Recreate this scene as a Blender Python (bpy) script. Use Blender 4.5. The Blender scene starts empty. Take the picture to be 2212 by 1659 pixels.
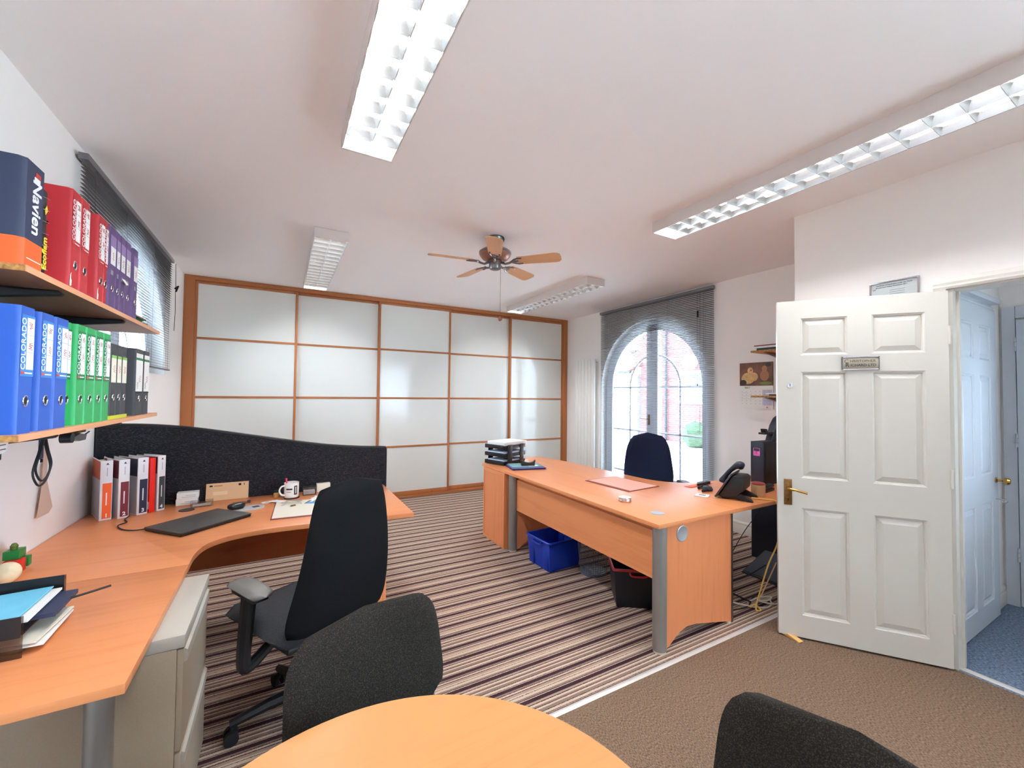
import bpy, bmesh, math, random
from mathutils import Matrix, Vector
random.seed(7)
SC = bpy.context.scene
COL = SC.collection
PI = math.pi
# ------------------------------------------------------------------ camera
F_PX, W_PX = 891.2, 2212.0
cam = bpy.data.cameras.new('camera')
cam.sensor_fit = 'HORIZONTAL'
cam.sensor_width = 36.0
cam.lens = 36.0 * F_PX / W_PX
cam.clip_start = 0.02
cam.clip_end = 300
camo = bpy.data.objects.new('camera', cam)
COL.objects.link(camo)
yaw, pit, rol = [math.radians(a) for a in (29.23, 1.49, 0.64)]
fw0 = Vector((math.sin(yaw), math.cos(yaw), 0)); rt0 = Vector((math.cos(yaw), -math.sin(yaw), 0)); zz = Vector((0, 0, 1))
fw = fw0 * math.cos(pit) + zz * math.sin(pit); up0 = -fw0 * math.sin(pit) + zz * math.cos(pit)
rt = rt0 * math.cos(rol) + up0 * math.sin(rol); up = -rt0 * math.sin(rol) + up0 * math.cos(rol)
m3 = Matrix((rt, up, -fw)).transposed()
camo.matrix_world = Matrix.Translation((0, 0, 1.45)) @ m3.to_4x4()
SC.camera = camo
# ------------------------------------------------------------------ world: bright overcast sky
SKY = 11.5
world = bpy.data.worlds.new('overcast_sky')
SC.world = world
world.use_nodes = True
bg = world.node_tree.nodes['Background']
bg.inputs[0].default_value = (0.65, 0.82, 1.0, 1)
bg.inputs[1].default_value = SKY
TUBE = 46.0           # emission of the fluorescent tubes
SC.view_settings.view_transform = 'Standard'
SC.view_settings.look = 'None'
SC.view_settings.exposure = 1.62
SC.view_settings.gamma = 1.0
SC.view_settings.use_curve_mapping = False
try:
    SC.cycles.use_light_tree = False
    SC.cycles.adaptive_threshold = 0.04
    SC.cycles.max_bounces = 8
    SC.cycles.diffuse_bounces = 7
    SC.cycles.glossy_bounces = 3
    SC.cycles.transparent_max_bounces = 24
    SC.cycles.sample_clamp_indirect = 6.0
    SC.cycles.caustics_reflective = False
    SC.cycles.caustics_refractive = False
except Exception:
    pass

# the window openings, marked as portals so that the sky is sampled through them
def portal(loc, rot, sx, sy):
    l = bpy.data.lights.new('window_portal', 'AREA'); l.shape = 'RECTANGLE'; l.size = sx; l.size_y = sy
    l.cycles.is_portal = True
    o = bpy.data.objects.new('window_portal', l); COL.objects.link(o); o.location = loc; o.rotation_euler = rot
portal((4.57, 3.96, 1.27), (0, PI / 2, 0), 2.46, 1.84)          # arched French window
portal((-1.22, 4.05, 2.09), (0, -PI / 2, 0), 0.98, 1.92)        # half-round window
portal((3.34, -2.45, 1.55), (0, PI / 2, 0), 1.70, 4.00)         # unseen window added behind the camera, right-hand wall
portal((3.93, -0.40, 1.45), (PI / 2, 0, 0), 0.36, 0.90)         # hallway window

# ------------------------------------------------------------------ helpers
def lin(c):
    return tuple(((v / 255.0) / 12.92 if v / 255.0 <= 0.04045 else (((v / 255.0) + 0.055) / 1.055) ** 2.4) for v in c)

MATS = {}
def mat(name, rgb, rough=0.5, metal=0.0, spec=0.5, noise=0.0, nscale=30.0, bump=0.0, bscale=200.0, stretch=(1, 1, 1),
        emit=None, estr=0.0, coat=0.0, alpha=1.0, trans=0.0, ior=1.45, sheen=0.0):
    m = bpy.data.materials.new(name)
    m.use_nodes = True
    nt = m.node_tree
    b = nt.nodes['Principled BSDF']
    c = lin(rgb)
    b.inputs['Base Color'].default_value = (*c, 1)
    b.inputs['Roughness'].default_value = rough
    b.inputs['Metallic'].default_value = metal
    b.inputs['Specular IOR Level'].default_value = spec
    b.inputs['Coat Weight'].default_value = coat
    b.inputs['Alpha'].default_value = alpha
    b.inputs['Transmission Weight'].default_value = trans
    b.inputs['IOR'].default_value = ior
    b.inputs['Sheen Weight'].default_value = sheen
    if emit is not None:
        b.inputs['Emission Color'].default_value = (*lin(emit), 1)
        b.inputs['Emission Strength'].default_value = estr
    if noise > 0 or bump > 0:
        tc = nt.nodes.new('ShaderNodeTexCoord')
        mp = nt.nodes.new('ShaderNodeMapping')
        mp.inputs['Scale'].default_value = stretch
        nt.links.new(tc.outputs['Object'], mp.inputs['Vector'])
    if noise > 0:
        n = nt.nodes.new('ShaderNodeTexNoise')
        n.inputs['Scale'].default_value = nscale
        n.inputs['Detail'].default_value = 4
        nt.links.new(mp.outputs[0], n.inputs['Vector'])
        r = nt.nodes.new('ShaderNodeValToRGB')
        r.color_ramp.elements[0].position = 0.3
        r.color_ramp.elements[1].position = 0.7
        r.color_ramp.elements[0].color = (*[max(0, v * (1 - noise)) for v in c], 1)
        r.color_ramp.elements[1].color = (*[min(1, v * (1 + noise)) for v in c], 1)
        nt.links.new(n.outputs[0], r.inputs[0])
        nt.links.new(r.outputs[0], b.inputs['Base Color'])
    if bump > 0:
        n2 = nt.nodes.new('ShaderNodeTexNoise')
        n2.inputs['Scale'].default_value = bscale
        nt.links.new(mp.outputs[0], n2.inputs['Vector'])
        bp = nt.nodes.new('ShaderNodeBump')
        bp.inputs['Strength'].default_value = bump
        bp.inputs['Distance'].default_value = 0.002
        nt.links.new(n2.outputs[0], bp.inputs['Height'])
        nt.links.new(bp.outputs[0], b.inputs['Normal'])
    MATS[name] = m
    return m

def wood(name, rgb, dark, axis, rough=0.35, amount=0.34, fine=40.0):
    """wood foil: streaks drawn out along one axis"""
    m = mat(name, rgb, rough=rough)
    nt = m.node_tree; b = nt.nodes['Principled BSDF']
    tc = nt.nodes.new('ShaderNodeTexCoord')
    mp = nt.nodes.new('ShaderNodeMapping')
    s = [1.0, 1.0, 1.0]; s['xyz'.index(axis)] = 0.06
    mp.inputs['Scale'].default_value = s
    nt.links.new(tc.outputs['Object'], mp.inputs['Vector'])
    n = nt.nodes.new('ShaderNodeTexNoise'); n.inputs['Scale'].default_value = fine; n.inputs['Detail'].default_value = 6; n.inputs['Roughness'].default_value = 0.65
    nt.links.new(mp.outputs[0], n.inputs['Vector'])
    n2 = nt.nodes.new('ShaderNodeTexNoise'); n2.inputs['Scale'].default_value = fine * 0.22; n2.inputs['Detail'].default_value = 2
    nt.links.new(mp.outputs[0], n2.inputs['Vector'])
    mx = nt.nodes.new('ShaderNodeMath'); mx.operation = 'ADD'
    nt.links.new(n.outputs[0], mx.inputs[0]); nt.links.new(n2.outputs[0], mx.inputs[1])
    r = nt.nodes.new('ShaderNodeValToRGB')
    r.color_ramp.elements[0].position = 0.72; r.color_ramp.elements[1].position = 1.25 if False else 1.0
    a = lin(rgb); d = lin(dark)
    r.color_ramp.elements[0].color = (*[x * amount + y * (1 - amount) for x, y in zip(d, a)], 1)
    r.color_ramp.elements[1].color = (*a, 1)
    nt.links.new(mx.outputs[0], r.inputs[0])
    nt.links.new(r.outputs[0], b.inputs['Base Color'])
    return m

def fleck(name, rgb, light, scale=180.0, thr=0.62, stretch=(1, 1, 1), rough=0.95, bump=0.4):
    m = mat(name, rgb, rough=rough, spec=0.15)
    nt = m.node_tree; b = nt.nodes['Principled BSDF']
    tc = nt.nodes.new('ShaderNodeTexCoord'); mp = nt.nodes.new('ShaderNodeMapping'); mp.inputs['Scale'].default_value = stretch
    nt.links.new(tc.outputs['Object'], mp.inputs['Vector'])
    n = nt.nodes.new('ShaderNodeTexNoise'); n.inputs['Scale'].default_value = scale; n.inputs['Detail'].default_value = 3
    nt.links.new(mp.outputs[0], n.inputs['Vector'])
    r = nt.nodes.new('ShaderNodeValToRGB')
    r.color_ramp.elements[0].position = thr - 0.10; r.color_ramp.elements[1].position = thr + 0.08
    r.color_ramp.elements[0].color = (*lin(rgb), 1); r.color_ramp.elements[1].color = (*lin(light), 1)
    nt.links.new(n.outputs[0], r.inputs[0]); nt.links.new(r.outputs[0], b.inputs['Base Color'])
    bp = nt.nodes.new('ShaderNodeBump'); bp.inputs['Strength'].default_value = bump; bp.inputs['Distance'].default_value = 0.002
    nt.links.new(n.outputs[0], bp.inputs['Height']); nt.links.new(bp.outputs[0], b.inputs['Normal'])
    return m

def pane_mat(name, tint, gloss=0.06, rough=0.0):
    """clear thin pane: lets light straight through, mirrors a little by angle"""
    m = bpy.data.materials.new(name); m.use_nodes = True
    nt = m.node_tree; nt.nodes.clear()
    out = nt.nodes.new('ShaderNodeOutputMaterial')
    t = nt.nodes.new('ShaderNodeBsdfTransparent'); t.inputs[0].default_value = (*tint, 1)
    g = nt.nodes.new('ShaderNodeBsdfGlossy'); g.inputs['Roughness'].default_value = rough
    lw = nt.nodes.new('ShaderNodeLayerWeight'); lw.inputs[0].default_value = 0.25
    mul = nt.nodes.new('ShaderNodeMath'); mul.operation = 'MULTIPLY_ADD'; mul.inputs[1].default_value = 0.5; mul.inputs[2].default_value = gloss
    nt.links.new(lw.outputs['Fresnel'], mul.inputs[0])
    mx = nt.nodes.new('ShaderNodeMixShader')
    nt.links.new(mul.outputs[0], mx.inputs[0]); nt.links.new(t.outputs[0], mx.inputs[1]); nt.links.new(g.outputs[0], mx.inputs[2])
    nt.links.new(mx.outputs[0], out.inputs[0])
    MATS[name] = m
    return m

def link(o, parent=None):
    COL.objects.link(o)
    if parent is not None:
        o.parent = parent
    return o

def tag(o, label=None, cat=None, group=None, kind=None):
    if label: o['label'] = label
    if cat: o['category'] = cat
    if group: o['group'] = group
    if kind: o['kind'] = kind
    return o

def thing(name, label, cat, loc=(0, 0, 0), rz=0.0, group=None, kind=None):
    o = bpy.data.objects.new(name, None)
    o.empty_display_size = 0.05
    COL.objects.link(o)
    o.location = loc; o.rotation_euler = (0, 0, rz)
    return tag(o, label, cat, group, kind)

class MB:
    def __init__(s):
        s.v = []; s.f = []
    def add(s, vs, fs):
        k = len(s.v); s.v += [tuple(p) for p in vs]; s.f += [tuple(i + k for i in f) for f in fs]; return s
    def box(s, x0, x1, y0, y1, z0, z1):
        return s.add([(x0, y0, z0), (x1, y0, z0), (x1, y1, z0), (x0, y1, z0), (x0, y0, z1), (x1, y0, z1), (x1, y1, z1), (x0, y1, z1)],
                     [(0, 3, 2, 1), (4, 5, 6, 7), (0, 1, 5, 4), (1, 2, 6, 5), (2, 3, 7, 6), (3, 0, 4, 7)])
    def prism(s, poly, ax, lo, hi):
        n = len(poly)
        def P(a, b, c):
            return {'z': (a, b, c), 'y': (a, c, b), 'x': (c, a, b)}[ax]
        vs = [P(a, b, lo) for a, b in poly] + [P(a, b, hi) for a, b in poly]
        fs = [tuple(range(n - 1, -1, -1)), tuple(range(n, 2 * n))] + [(i, (i + 1) % n, n + (i + 1) % n, n + i) for i in range(n)]
        return s.add(vs, fs)
    def cyl(s, p0, p1, r0, r1=None, n=16, cap=True):
        r1 = r0 if r1 is None else r1
        p0 = Vector(p0); p1 = Vector(p1); d = (p1 - p0).normalized()
        a = d.orthogonal().normalized(); b = d.cross(a)
        vs = []
        for p, r in ((p0, r0), (p1, r1)):
            for i in range(n):
                t = 2 * PI * i / n
                vs.append(p + a * (r * math.cos(t)) + b * (r * math.sin(t)))
        fs = [(i, (i + 1) % n, n + (i + 1) % n, n + i) for i in range(n)]
        if cap:
            fs += [tuple(range(n - 1, -1, -1)), tuple(range(n, 2 * n))]
        return s.add(vs, fs)
    def tube(s, pts, r, n=8, closed=False):
        pts = [Vector(p) for p in pts]; m = len(pts)
        vs = []; fs = []
        a = None
        for i, p in enumerate(pts):
            if closed:
                d = (pts[(i + 1) % m] - pts[i - 1]).normalized()
            else:
                d = (pts[min(i + 1, m - 1)] - pts[max(i - 1, 0)]).normalized()
            if a is None:
                a = d.orthogonal().normalized()
            else:
                a = (a - d * a.dot(d))
                a = a.normalized() if a.length > 1e-6 else d.orthogonal().normalized()
            b = d.cross(a)
            rr = r[i] if isinstance(r, (list, tuple)) else r
            for j in range(n):
                t = 2 * PI * j / n
                vs.append(p + a * (rr * math.cos(t)) + b * (rr * math.sin(t)))
        for i in range(m if closed else m - 1):
            k = (i + 1) % m
            for j in range(n):
                fs.append((i * n + j, i * n + (j + 1) % n, k * n + (j + 1) % n, k * n + j))
        if not closed:
            fs += [tuple(range(n - 1, -1, -1)), tuple(range((m - 1) * n, m * n))]
        return s.add(vs, fs)
    def lathe(s, prof, cx=0, cy=0, n=24):
        m = len(prof); vs = []; fs = []
        for r, z in prof:
            for j in range(n):
                t = 2 * PI * j / n
                vs.append((cx + r * math.cos(t), cy + r * math.sin(t), z))
        for i in range(m - 1):
            for j in range(n):
                fs.append((i * n + j, i * n + (j + 1) % n, (i + 1) * n + (j + 1) % n, (i + 1) * n + j))
        if prof[0][0] > 1e-5: fs.append(tuple(range(n - 1, -1, -1)))
        if prof[-1][0] > 1e-5: fs.append(tuple(range((m - 1) * n, m * n)))
        return s.add(vs, fs)
    def slab(s, nu, nv, hw, thick, pos):
        """cushion: grid of (u in -1..1, v in 0..1); hw(v) half width; thick(u,v) half thickness; pos(x,v,off)->point"""
        vs = []; fs = []
        idx = {}
        for side in (0, 1):
            for i in range(nv + 1):
                for j in range(nu + 1):
                    u = -1 + 2 * j / nu; v = i / nv
                    edge = i in (0, nv) or j in (0, nu)
                    if side == 1 and edge:
                        idx[(1, i, j)] = idx[(0, i, j)]; continue
                    t = 0 if edge else thick(u, v)
                    idx[(side, i, j)] = len(vs)
                    vs.append(pos(u * hw(v), v, t if side == 0 else -t))
        for i in range(nv):
            for j in range(nu):
                q = [idx[(0, i, j)], idx[(0, i, j + 1)], idx[(0, i + 1, j + 1)], idx[(0, i + 1, j)]]
                fs.append(tuple(q))
                q = [idx[(1, i, j)], idx[(1, i + 1, j)], idx[(1, i + 1, j + 1)], idx[(1, i, j + 1)]]
                fs.append(tuple(q))
        return s.add(vs, fs)
    def mesh(s, name, m, bevel=0.0, smooth=35, seg=2):
        me = bpy.data.meshes.new(name)
        me.from_pydata(s.v, [], s.f)
        bm = bmesh.new(); bm.from_mesh(me)
        bmesh.ops.recalc_face_normals(bm, faces=bm.faces)
        if bevel > 0:
            es = [e for e in bm.edges if len(e.link_faces) == 2 and e.calc_face_angle(0) > 0.6]
            bmesh.ops.bevel(bm, geom=es, offset=bevel, segments=seg, affect='EDGES', profile=0.6, clamp_overlap=True)
        bm.to_mesh(me); bm.free()
        if smooth:
            me.polygons.foreach_set('use_smooth', [True] * len(me.polygons))
            me.set_sharp_from_angle(angle=math.radians(smooth))
        if m is not None:
            me.materials.append(m)
        return me
    def build(s, name, m, parent=None, bevel=0.0, smooth=35, seg=2, loc=None):
        o = bpy.data.objects.new(name, s.mesh(name, m, bevel, smooth, seg))
        if loc is not None: o.location = loc
        return link(o, parent)

def inst(me, name, parent=None, loc=(0, 0, 0), rot=(0, 0, 0), scale=None):
    o = bpy.data.objects.new(name, me)
    o.location = loc; o.rotation_euler = rot
    if scale: o.scale = scale
    return link(o, parent)

def kids(o, c=None):
    return [x for x in COL.objects if x.parent == o]

def copy_tree(o, parent=None):
    c = o.copy(); COL.objects.link(c); c.parent = parent
    for k in list(o.children):
        copy_tree(k, c)
    return c

def rbox(name, m, parent, x0, x1, y0, y1, z0, z1, bevel=0.0, seg=2):
    return MB().box(x0, x1, y0, y1, z0, z1).build(name, m, parent, bevel, seg=seg)

TXT = {}
def text(name, s, size, m, parent, loc, xdir, ydir, ext=0.0004, sx=1.0, bold=0.0):
    """flat lettering: xdir = reading direction, ydir = up of the letters; centred on loc"""
    key = (s, size, ext, bold, m.name)
    if key not in TXT:
        cu = bpy.data.curves.new('lettering', 'FONT')
        cu.body = s; cu.size = size; cu.extrude = ext; cu.align_x = 'CENTER'; cu.align_y = 'CENTER'; cu.offset = bold
        cu.resolution_u = 3
        ob = bpy.data.objects.new('lettering', cu); COL.objects.link(ob)
        dg = bpy.context.evaluated_depsgraph_get()
        me = bpy.data.meshes.new_from_object(ob.evaluated_get(dg))
        bpy.data.objects.remove(ob); bpy.data.curves.remove(cu)
        me.materials.clear(); me.materials.append(m)
        TXT[key] = me
    o = bpy.data.objects.new(name, TXT[key])
    x = Vector(xdir); y = Vector(ydir); z = x.cross(y)
    M = Matrix((x * sx, y, z)).transposed().to_4x4(); M.translation = Vector(loc)
    link(o, parent)
    o.matrix_local = M
    return o

# ------------------------------------------------------------------ materials
M = {}
M['wall'] = mat('wall_paint', (243, 238, 233), 0.85, spec=0.2, bump=0.05, bscale=120)
M['ceiling'] = mat('ceiling_paint', (252, 248, 247), 0.9, spec=0.2, bump=0.05, bscale=60)
M['gloss_white'] = mat('white_gloss_paint', (214, 209, 200), 0.32)
M['upvc'] = mat('white_upvc', (232, 236, 242), 0.3)
M['rad'] = mat('radiator_enamel', (238, 236, 230), 0.35)
M['beech_x'] = wood('beech_foil_x', (220, 142, 91), (190, 106, 62), 'x')
M['beech_y'] = wood('beech_foil_y', (220, 142, 91), (190, 106, 62), 'y')
M['beech_z'] = wood('beech_foil_z', (226, 142, 92), (186, 100, 58), 'z')
M['table_top'] = wood('pale_beech', (204, 146, 90), (180, 120, 68), 'x', rough=0.28)
M['shelf'] = wood('shelf_beech', (222, 160, 118), (196, 130, 90), 'y', rough=0.5)
M['chip'] = mat('raw_chipboard', (172, 124, 72), 0.9, noise=0.5, nscale=90)
M['oak'] = wood('wardrobe_oak', (178, 112, 66), (140, 80, 42), 'z', rough=0.4)
M['oak_x'] = wood('wardrobe_oak_x', (178, 112, 66), (140, 80, 42), 'x', rough=0.4)
M['glass_panel'] = mat('white_back_painted_glass', (228, 230, 224), 0.10, spec=0.5)
M['slat'] = mat('grey_blind_slat', (104, 101, 104), 0.5, metal=0.2)
M['cord'] = mat('blind_cord', (105, 102, 102), 0.8)
M['alu'] = mat('bright_louvre_aluminium', (214, 216, 216), 0.25, metal=1.0)
M['housing'] = mat('white_steel_housing', (222, 214, 210), 0.4)
M['reflector'] = mat('white_reflector', (245, 245, 245), 0.5)
M['tube'] = mat('fluorescent_tube', (255, 255, 255), 0.5, emit=(244, 246, 249), estr=TUBE)
M['chrome'] = mat('chrome', (210, 210, 214), 0.12, metal=1.0)
M['strip'] = mat('silver_strip', (214, 208, 202), 0.4, metal=0.3)
M['pewter'] = mat('brushed_pewter', (130, 128, 130), 0.3, metal=1.0)
M['silver'] = mat('silver_powder_coat', (150, 147, 143), 0.45, metal=0.6)
M['brass'] = mat('polished_brass', (205, 160, 84), 0.2, metal=1.0)
M['old_brass'] = mat('tarnished_brass', (140, 104, 62), 0.35, metal=0.9, noise=0.2, nscale=60)
M['black'] = mat('black_plastic', (26, 26, 29), 0.4)
M['black_soft'] = mat('black_matt', (22, 22, 25), 0.7)
M['navy_dark'] = mat('dark_blue_black_plastic', (30, 34, 48), 0.45)
M['black_fabric'] = mat('black_chair_fabric', (24, 25, 27), 0.95, spec=0.1, noise=0.25, nscale=300, bump=0.2, bscale=500)
M['seat_fabric'] = mat('charcoal_seat_fabric', (58, 59, 62), 0.95, spec=0.1, noise=0.25, nscale=300, bump=0.2, bscale=500)
M['navy_fabric'] = mat('navy_chair_fabric', (38, 44, 66), 0.95, spec=0.1, noise=0.2, nscale=300, bump=0.2, bscale=500)
M['visitor'] = fleck('charcoal_fleck_fabric', (33, 30, 27), (60, 55, 49), 420, 0.58, (1, 1, 1))
M['screen'] = fleck('dark_screen_fabric', (37, 37, 42), (64, 64, 70), 260, 0.60, (0.35, 1, 1))
M['arm'] = mat('arm_pad_rubber', (112, 109, 104), 0.4)
M['cab'] = mat('grey_beige_steel', (168, 153, 132), 0.45, noise=0.04, nscale=200)
M['cab_top'] = mat('grey_steel_top', (186, 180, 168), 0.4)
M['fan_wood'] = wood('fan_blade_wood', (222, 170, 126), (196, 138, 94), 'x', rough=0.4)
M['fan_motor'] = mat('copper_brown_motor', (160, 112, 92), 0.35, metal=0.4)
M['paper'] = mat('white_paper', (238, 236, 230), 0.8)
M['paper2'] = mat('cream_paper', (236, 230, 212), 0.8)
M['paper_blue'] = mat('bluish_paper', (196, 206, 228), 0.8)
M['manila'] = mat('manila_paper', (222, 182, 140), 0.8)
M['ink'] = mat('dark_print', (40, 40, 42), 0.8)
M['grey_ink'] = mat('grey_print', (150, 150, 155), 0.8)
M['red_ink'] = mat('red_handwriting', (190, 60, 60), 0.8)
M['bronze_ink'] = mat('bronze_print', (104, 82, 52), 0.6)
M['white_ink'] = mat('white_print', (240, 240, 240), 0.6)
M['yellow_ink'] = mat('yellow_print', (236, 220, 60), 0.6)
M['olive_ink'] = mat('olive_print', (150, 150, 60), 0.7)
M['f_navy'] = mat('navy_file_board', (42, 52, 78), 0.5)
M['f_orange'] = mat('orange_print', (240, 98, 36), 0.5)
M['f_red'] = mat('red_file_board', (188, 26, 36), 0.42)
M['f_purple'] = mat('purple_file_board', (92, 62, 112), 0.5)
M['f_purple_l'] = mat('pale_purple_label', (150, 124, 172), 0.6)
M['f_blue'] = mat('blue_file_board', (30, 84, 178), 0.42)
M['f_blue_l'] = mat('pale_blue_label', (60, 128, 196), 0.5)
M['f_green'] = mat('green_file_board', (26, 160, 82), 0.42)
M['f_green_d'] = mat('dark_green_label', (20, 118, 66), 0.5)
M['f_black'] = mat('black_file_board', (48, 48, 51), 0.5)
M['f_folder_green'] = mat('dark_green_card', (34, 92, 56), 0.7)
M['f_yellow'] = mat('yellow_green_card', (196, 200, 60), 0.7)
M['lime'] = mat('lime_label', (140, 200, 100), 0.7)
M['maroon'] = mat('maroon_print', (116, 32, 44), 0.5)
M['indigo'] = mat('indigo_print', (40, 38, 66), 0.5)
M['charcoal'] = mat('charcoal_print', (62, 66, 66), 0.5)
M['scarlet'] = mat('scarlet_board', (226, 30, 16), 0.45)
M['white_board'] = mat('white_binder_vinyl', (226, 224, 226), 0.35)
M['ltgrey'] = mat('light_grey_vinyl', (176, 174, 182), 0.4)
M['brown_card'] = mat('brown_card', (142, 74, 58), 0.7)
M['pink'] = mat('pink_paper', (240, 176, 158), 0.8)
M['maroon_pad'] = mat('maroon_pad', (130, 54, 56), 0.5)
M['crate_blue'] = mat('blue_crate_plastic', (14, 52, 160), 0.3)
M['crate_black'] = mat('black_crate_plastic', (24, 26, 34), 0.35)
M['crate_red'] = mat('red_crate_rim', (176, 40, 44), 0.4)
M['mesh_grey'] = mat('grey_wire', (96, 98, 106), 0.4, metal=0.7)
M['bin_disc'] = mat('bin_base', (92, 98, 112), 0.5)
M['laptop'] = mat('laptop_lid', (62, 58, 54), 0.5)
M['white_ceramic'] = mat('white_ceramic', (240, 238, 232), 0.2)
M['hot_pink'] = mat('pink_pen', (240, 50, 96), 0.3)
M['acrylic'] = pane_mat('clear_acrylic', (0.86, 0.84, 0.84), 0.05, 0.05)
M['smoke'] = pane_mat('smoked_acrylic', (0.55, 0.50, 0.48), 0.08, 0.05)
M['pane'] = pane_mat('window_glass', (0.96, 0.98, 0.99), 0.02, 0.0)
M['cyan_card'] = mat('sky_blue_folder', (112, 196, 226), 0.6, noise=0.05, nscale=12)
M['dark_book'] = mat('dark_blue_book', (48, 58, 84), 0.5)
M['toy_green'] = mat('green_toy_plastic', (24, 116, 50), 0.3)
M['toy_red'] = mat('red_toy_plastic', (206, 40, 34), 0.3)
M['ball'] = mat('worn_white_ball', (222, 208, 172), 0.6, noise=0.25, nscale=14)
M['bottle'] = mat('navy_bottle', (32, 54, 110), 0.3)
M['yellow_cable'] = mat('yellow_cable', (226, 186, 92), 0.5)
M['white_cable'] = mat('white_cable', (214, 206, 192), 0.5)
M['grey_cable'] = mat('grey_cable', (112, 118, 128), 0.5)
M['stoneware'] = mat('tan_stoneware', (196, 158, 116), 0.5)
M['lid_red'] = mat('brown_red_lid', (140, 52, 40), 0.4)
M['rubber_wood'] = mat('wooden_wedge', (226, 178, 108), 0.6)
M['sticker'] = mat('pink_sticker', (196, 96, 160), 0.5, noise=0.5, nscale=60)
M['teal_card'] = mat('teal_card', (116, 160, 168), 0.4)
M['purple_folder'] = mat('purple_folder', (88, 66, 136), 0.5)
M['skyblue'] = mat('sky_blue_print', (60, 150, 210), 0.6)
M['door_blue'] = mat('hall_white_paint', (206, 210, 216), 0.35)
M['photo_bg'] = mat('brown_photo_print', (112, 70, 48), 0.5, noise=0.6, nscale=9)
M['photo_duck'] = mat('tan_photo_print', (214, 172, 110), 0.5, noise=0.25, nscale=30)
M['photo_dark'] = mat('dark_photo_print', (58, 38, 30), 0.5)
M['photo_green'] = mat('green_photo_print', (124, 134, 50), 0.5)
M['pale_blue_grey'] = mat('weekend_tint', (196, 196, 212), 0.8)

def stripe_carpet():
    m = mat('striped_carpet', (150, 120, 105), 0.97, spec=0.1)
    nt = m.node_tree; b = nt.nodes['Principled BSDF']
    tc = nt.nodes.new('ShaderNodeTexCoord'); sp = nt.nodes.new('ShaderNodeSeparateXYZ')
    nt.links.new(tc.outputs['Object'], sp.inputs[0])
    nz = nt.nodes.new('ShaderNodeTexNoise'); nz.inputs['Scale'].default_value = 220; nz.inputs['Detail'].default_value = 2
    nt.links.new(tc.outputs['Object'], nz.inputs['Vector'])
    ma = nt.nodes.new('ShaderNodeMath'); ma.operation = 'MULTIPLY_ADD'; ma.inputs[1].default_value = 0.006; 
    nt.links.new(nz.outputs[0], ma.inputs[0]); nt.links.new(sp.outputs['Y'], ma.inputs[2])
    dv = nt.nodes.new('ShaderNodeMath'); dv.operation = 'DIVIDE'; dv.inputs[1].default_value = 0.224
    nt.links.new(ma.outputs[0], dv.inputs[0])
    fr = nt.nodes.new('ShaderNodeMath'); fr.operation = 'FRACT'; nt.links.new(dv.outputs[0], fr.inputs[0])
    cream = (200, 178, 158); taupe = (136, 114, 102); purple = (64, 42, 48); black = (38, 28, 32); maroon = (90, 54, 56); beige = (166, 142, 126)
    seq = [(19, purple), (5, beige), (3, black), (14, cream), (3, black), (16, taupe), (10, cream), (4, maroon), (9, taupe), (12, cream), (4, black), (13, beige),
           (22, purple), (5, cream), (3, black), (12, taupe), (15, cream), (3, black), (9, cream), (14, beige), (5, maroon), (10, cream), (3, black), (11, taupe)]
    tot = float(sum(w for w, c in seq))
    r = nt.nodes.new('ShaderNodeValToRGB'); cr = r.color_ramp; cr.interpolation = 'CONSTANT'
    p = 0.0
    for i, (w, c) in enumerate(seq):
        e = cr.elements[i] if i < 2 else cr.elements.new(min(p, 0.999))
        e.position = p; e.color = (*lin(c), 1)
        p += w / tot
    nt.links.new(fr.outputs[0], r.inputs[0])
    n2 = nt.nodes.new('ShaderNodeTexNoise'); n2.inputs['Scale'].default_value = 340; n2.inputs['Detail'].default_value = 2
    nt.links.new(tc.outputs['Object'], n2.inputs['Vector'])
    mr = nt.nodes.new('ShaderNodeMapRange'); mr.inputs['To Min'].default_value = 0.55; mr.inputs['To Max'].default_value = 1.4
    nt.links.new(n2.outputs[0], mr.inputs[0])
    mx = nt.nodes.new('ShaderNodeVectorMath'); mx.operation = 'SCALE'
    nt.links.new(r.outputs[0], mx.inputs[0]); nt.links.new(mr.outputs[0], mx.inputs['Scale'])
    nt.links.new(mx.outputs[0], b.inputs['Base Color'])
    bp = nt.nodes.new('ShaderNodeBump'); bp.inputs['Strength'].default_value = 0.5; bp.inputs['Distance'].default_value = 0.003
    nt.links.new(n2.outputs[0], bp.inputs['Height']); nt.links.new(bp.outputs[0], b.inputs['Normal'])
    return m
M['stripes'] = stripe_carpet()
M['hall_carpet'] = fleck('hall_loop_carpet', (86, 98, 116), (128, 142, 162), 170, 0.50, (1, 0.45, 1), bump=0.6)  # blue-grey carries the hallway's blue daylight in the carpet colour
M['brown_carpet'] = fleck('brown_loop_carpet', (92, 73, 58), (132, 109, 90), 300, 0.50, (1, 0.35, 1), bump=0.6)

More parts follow.
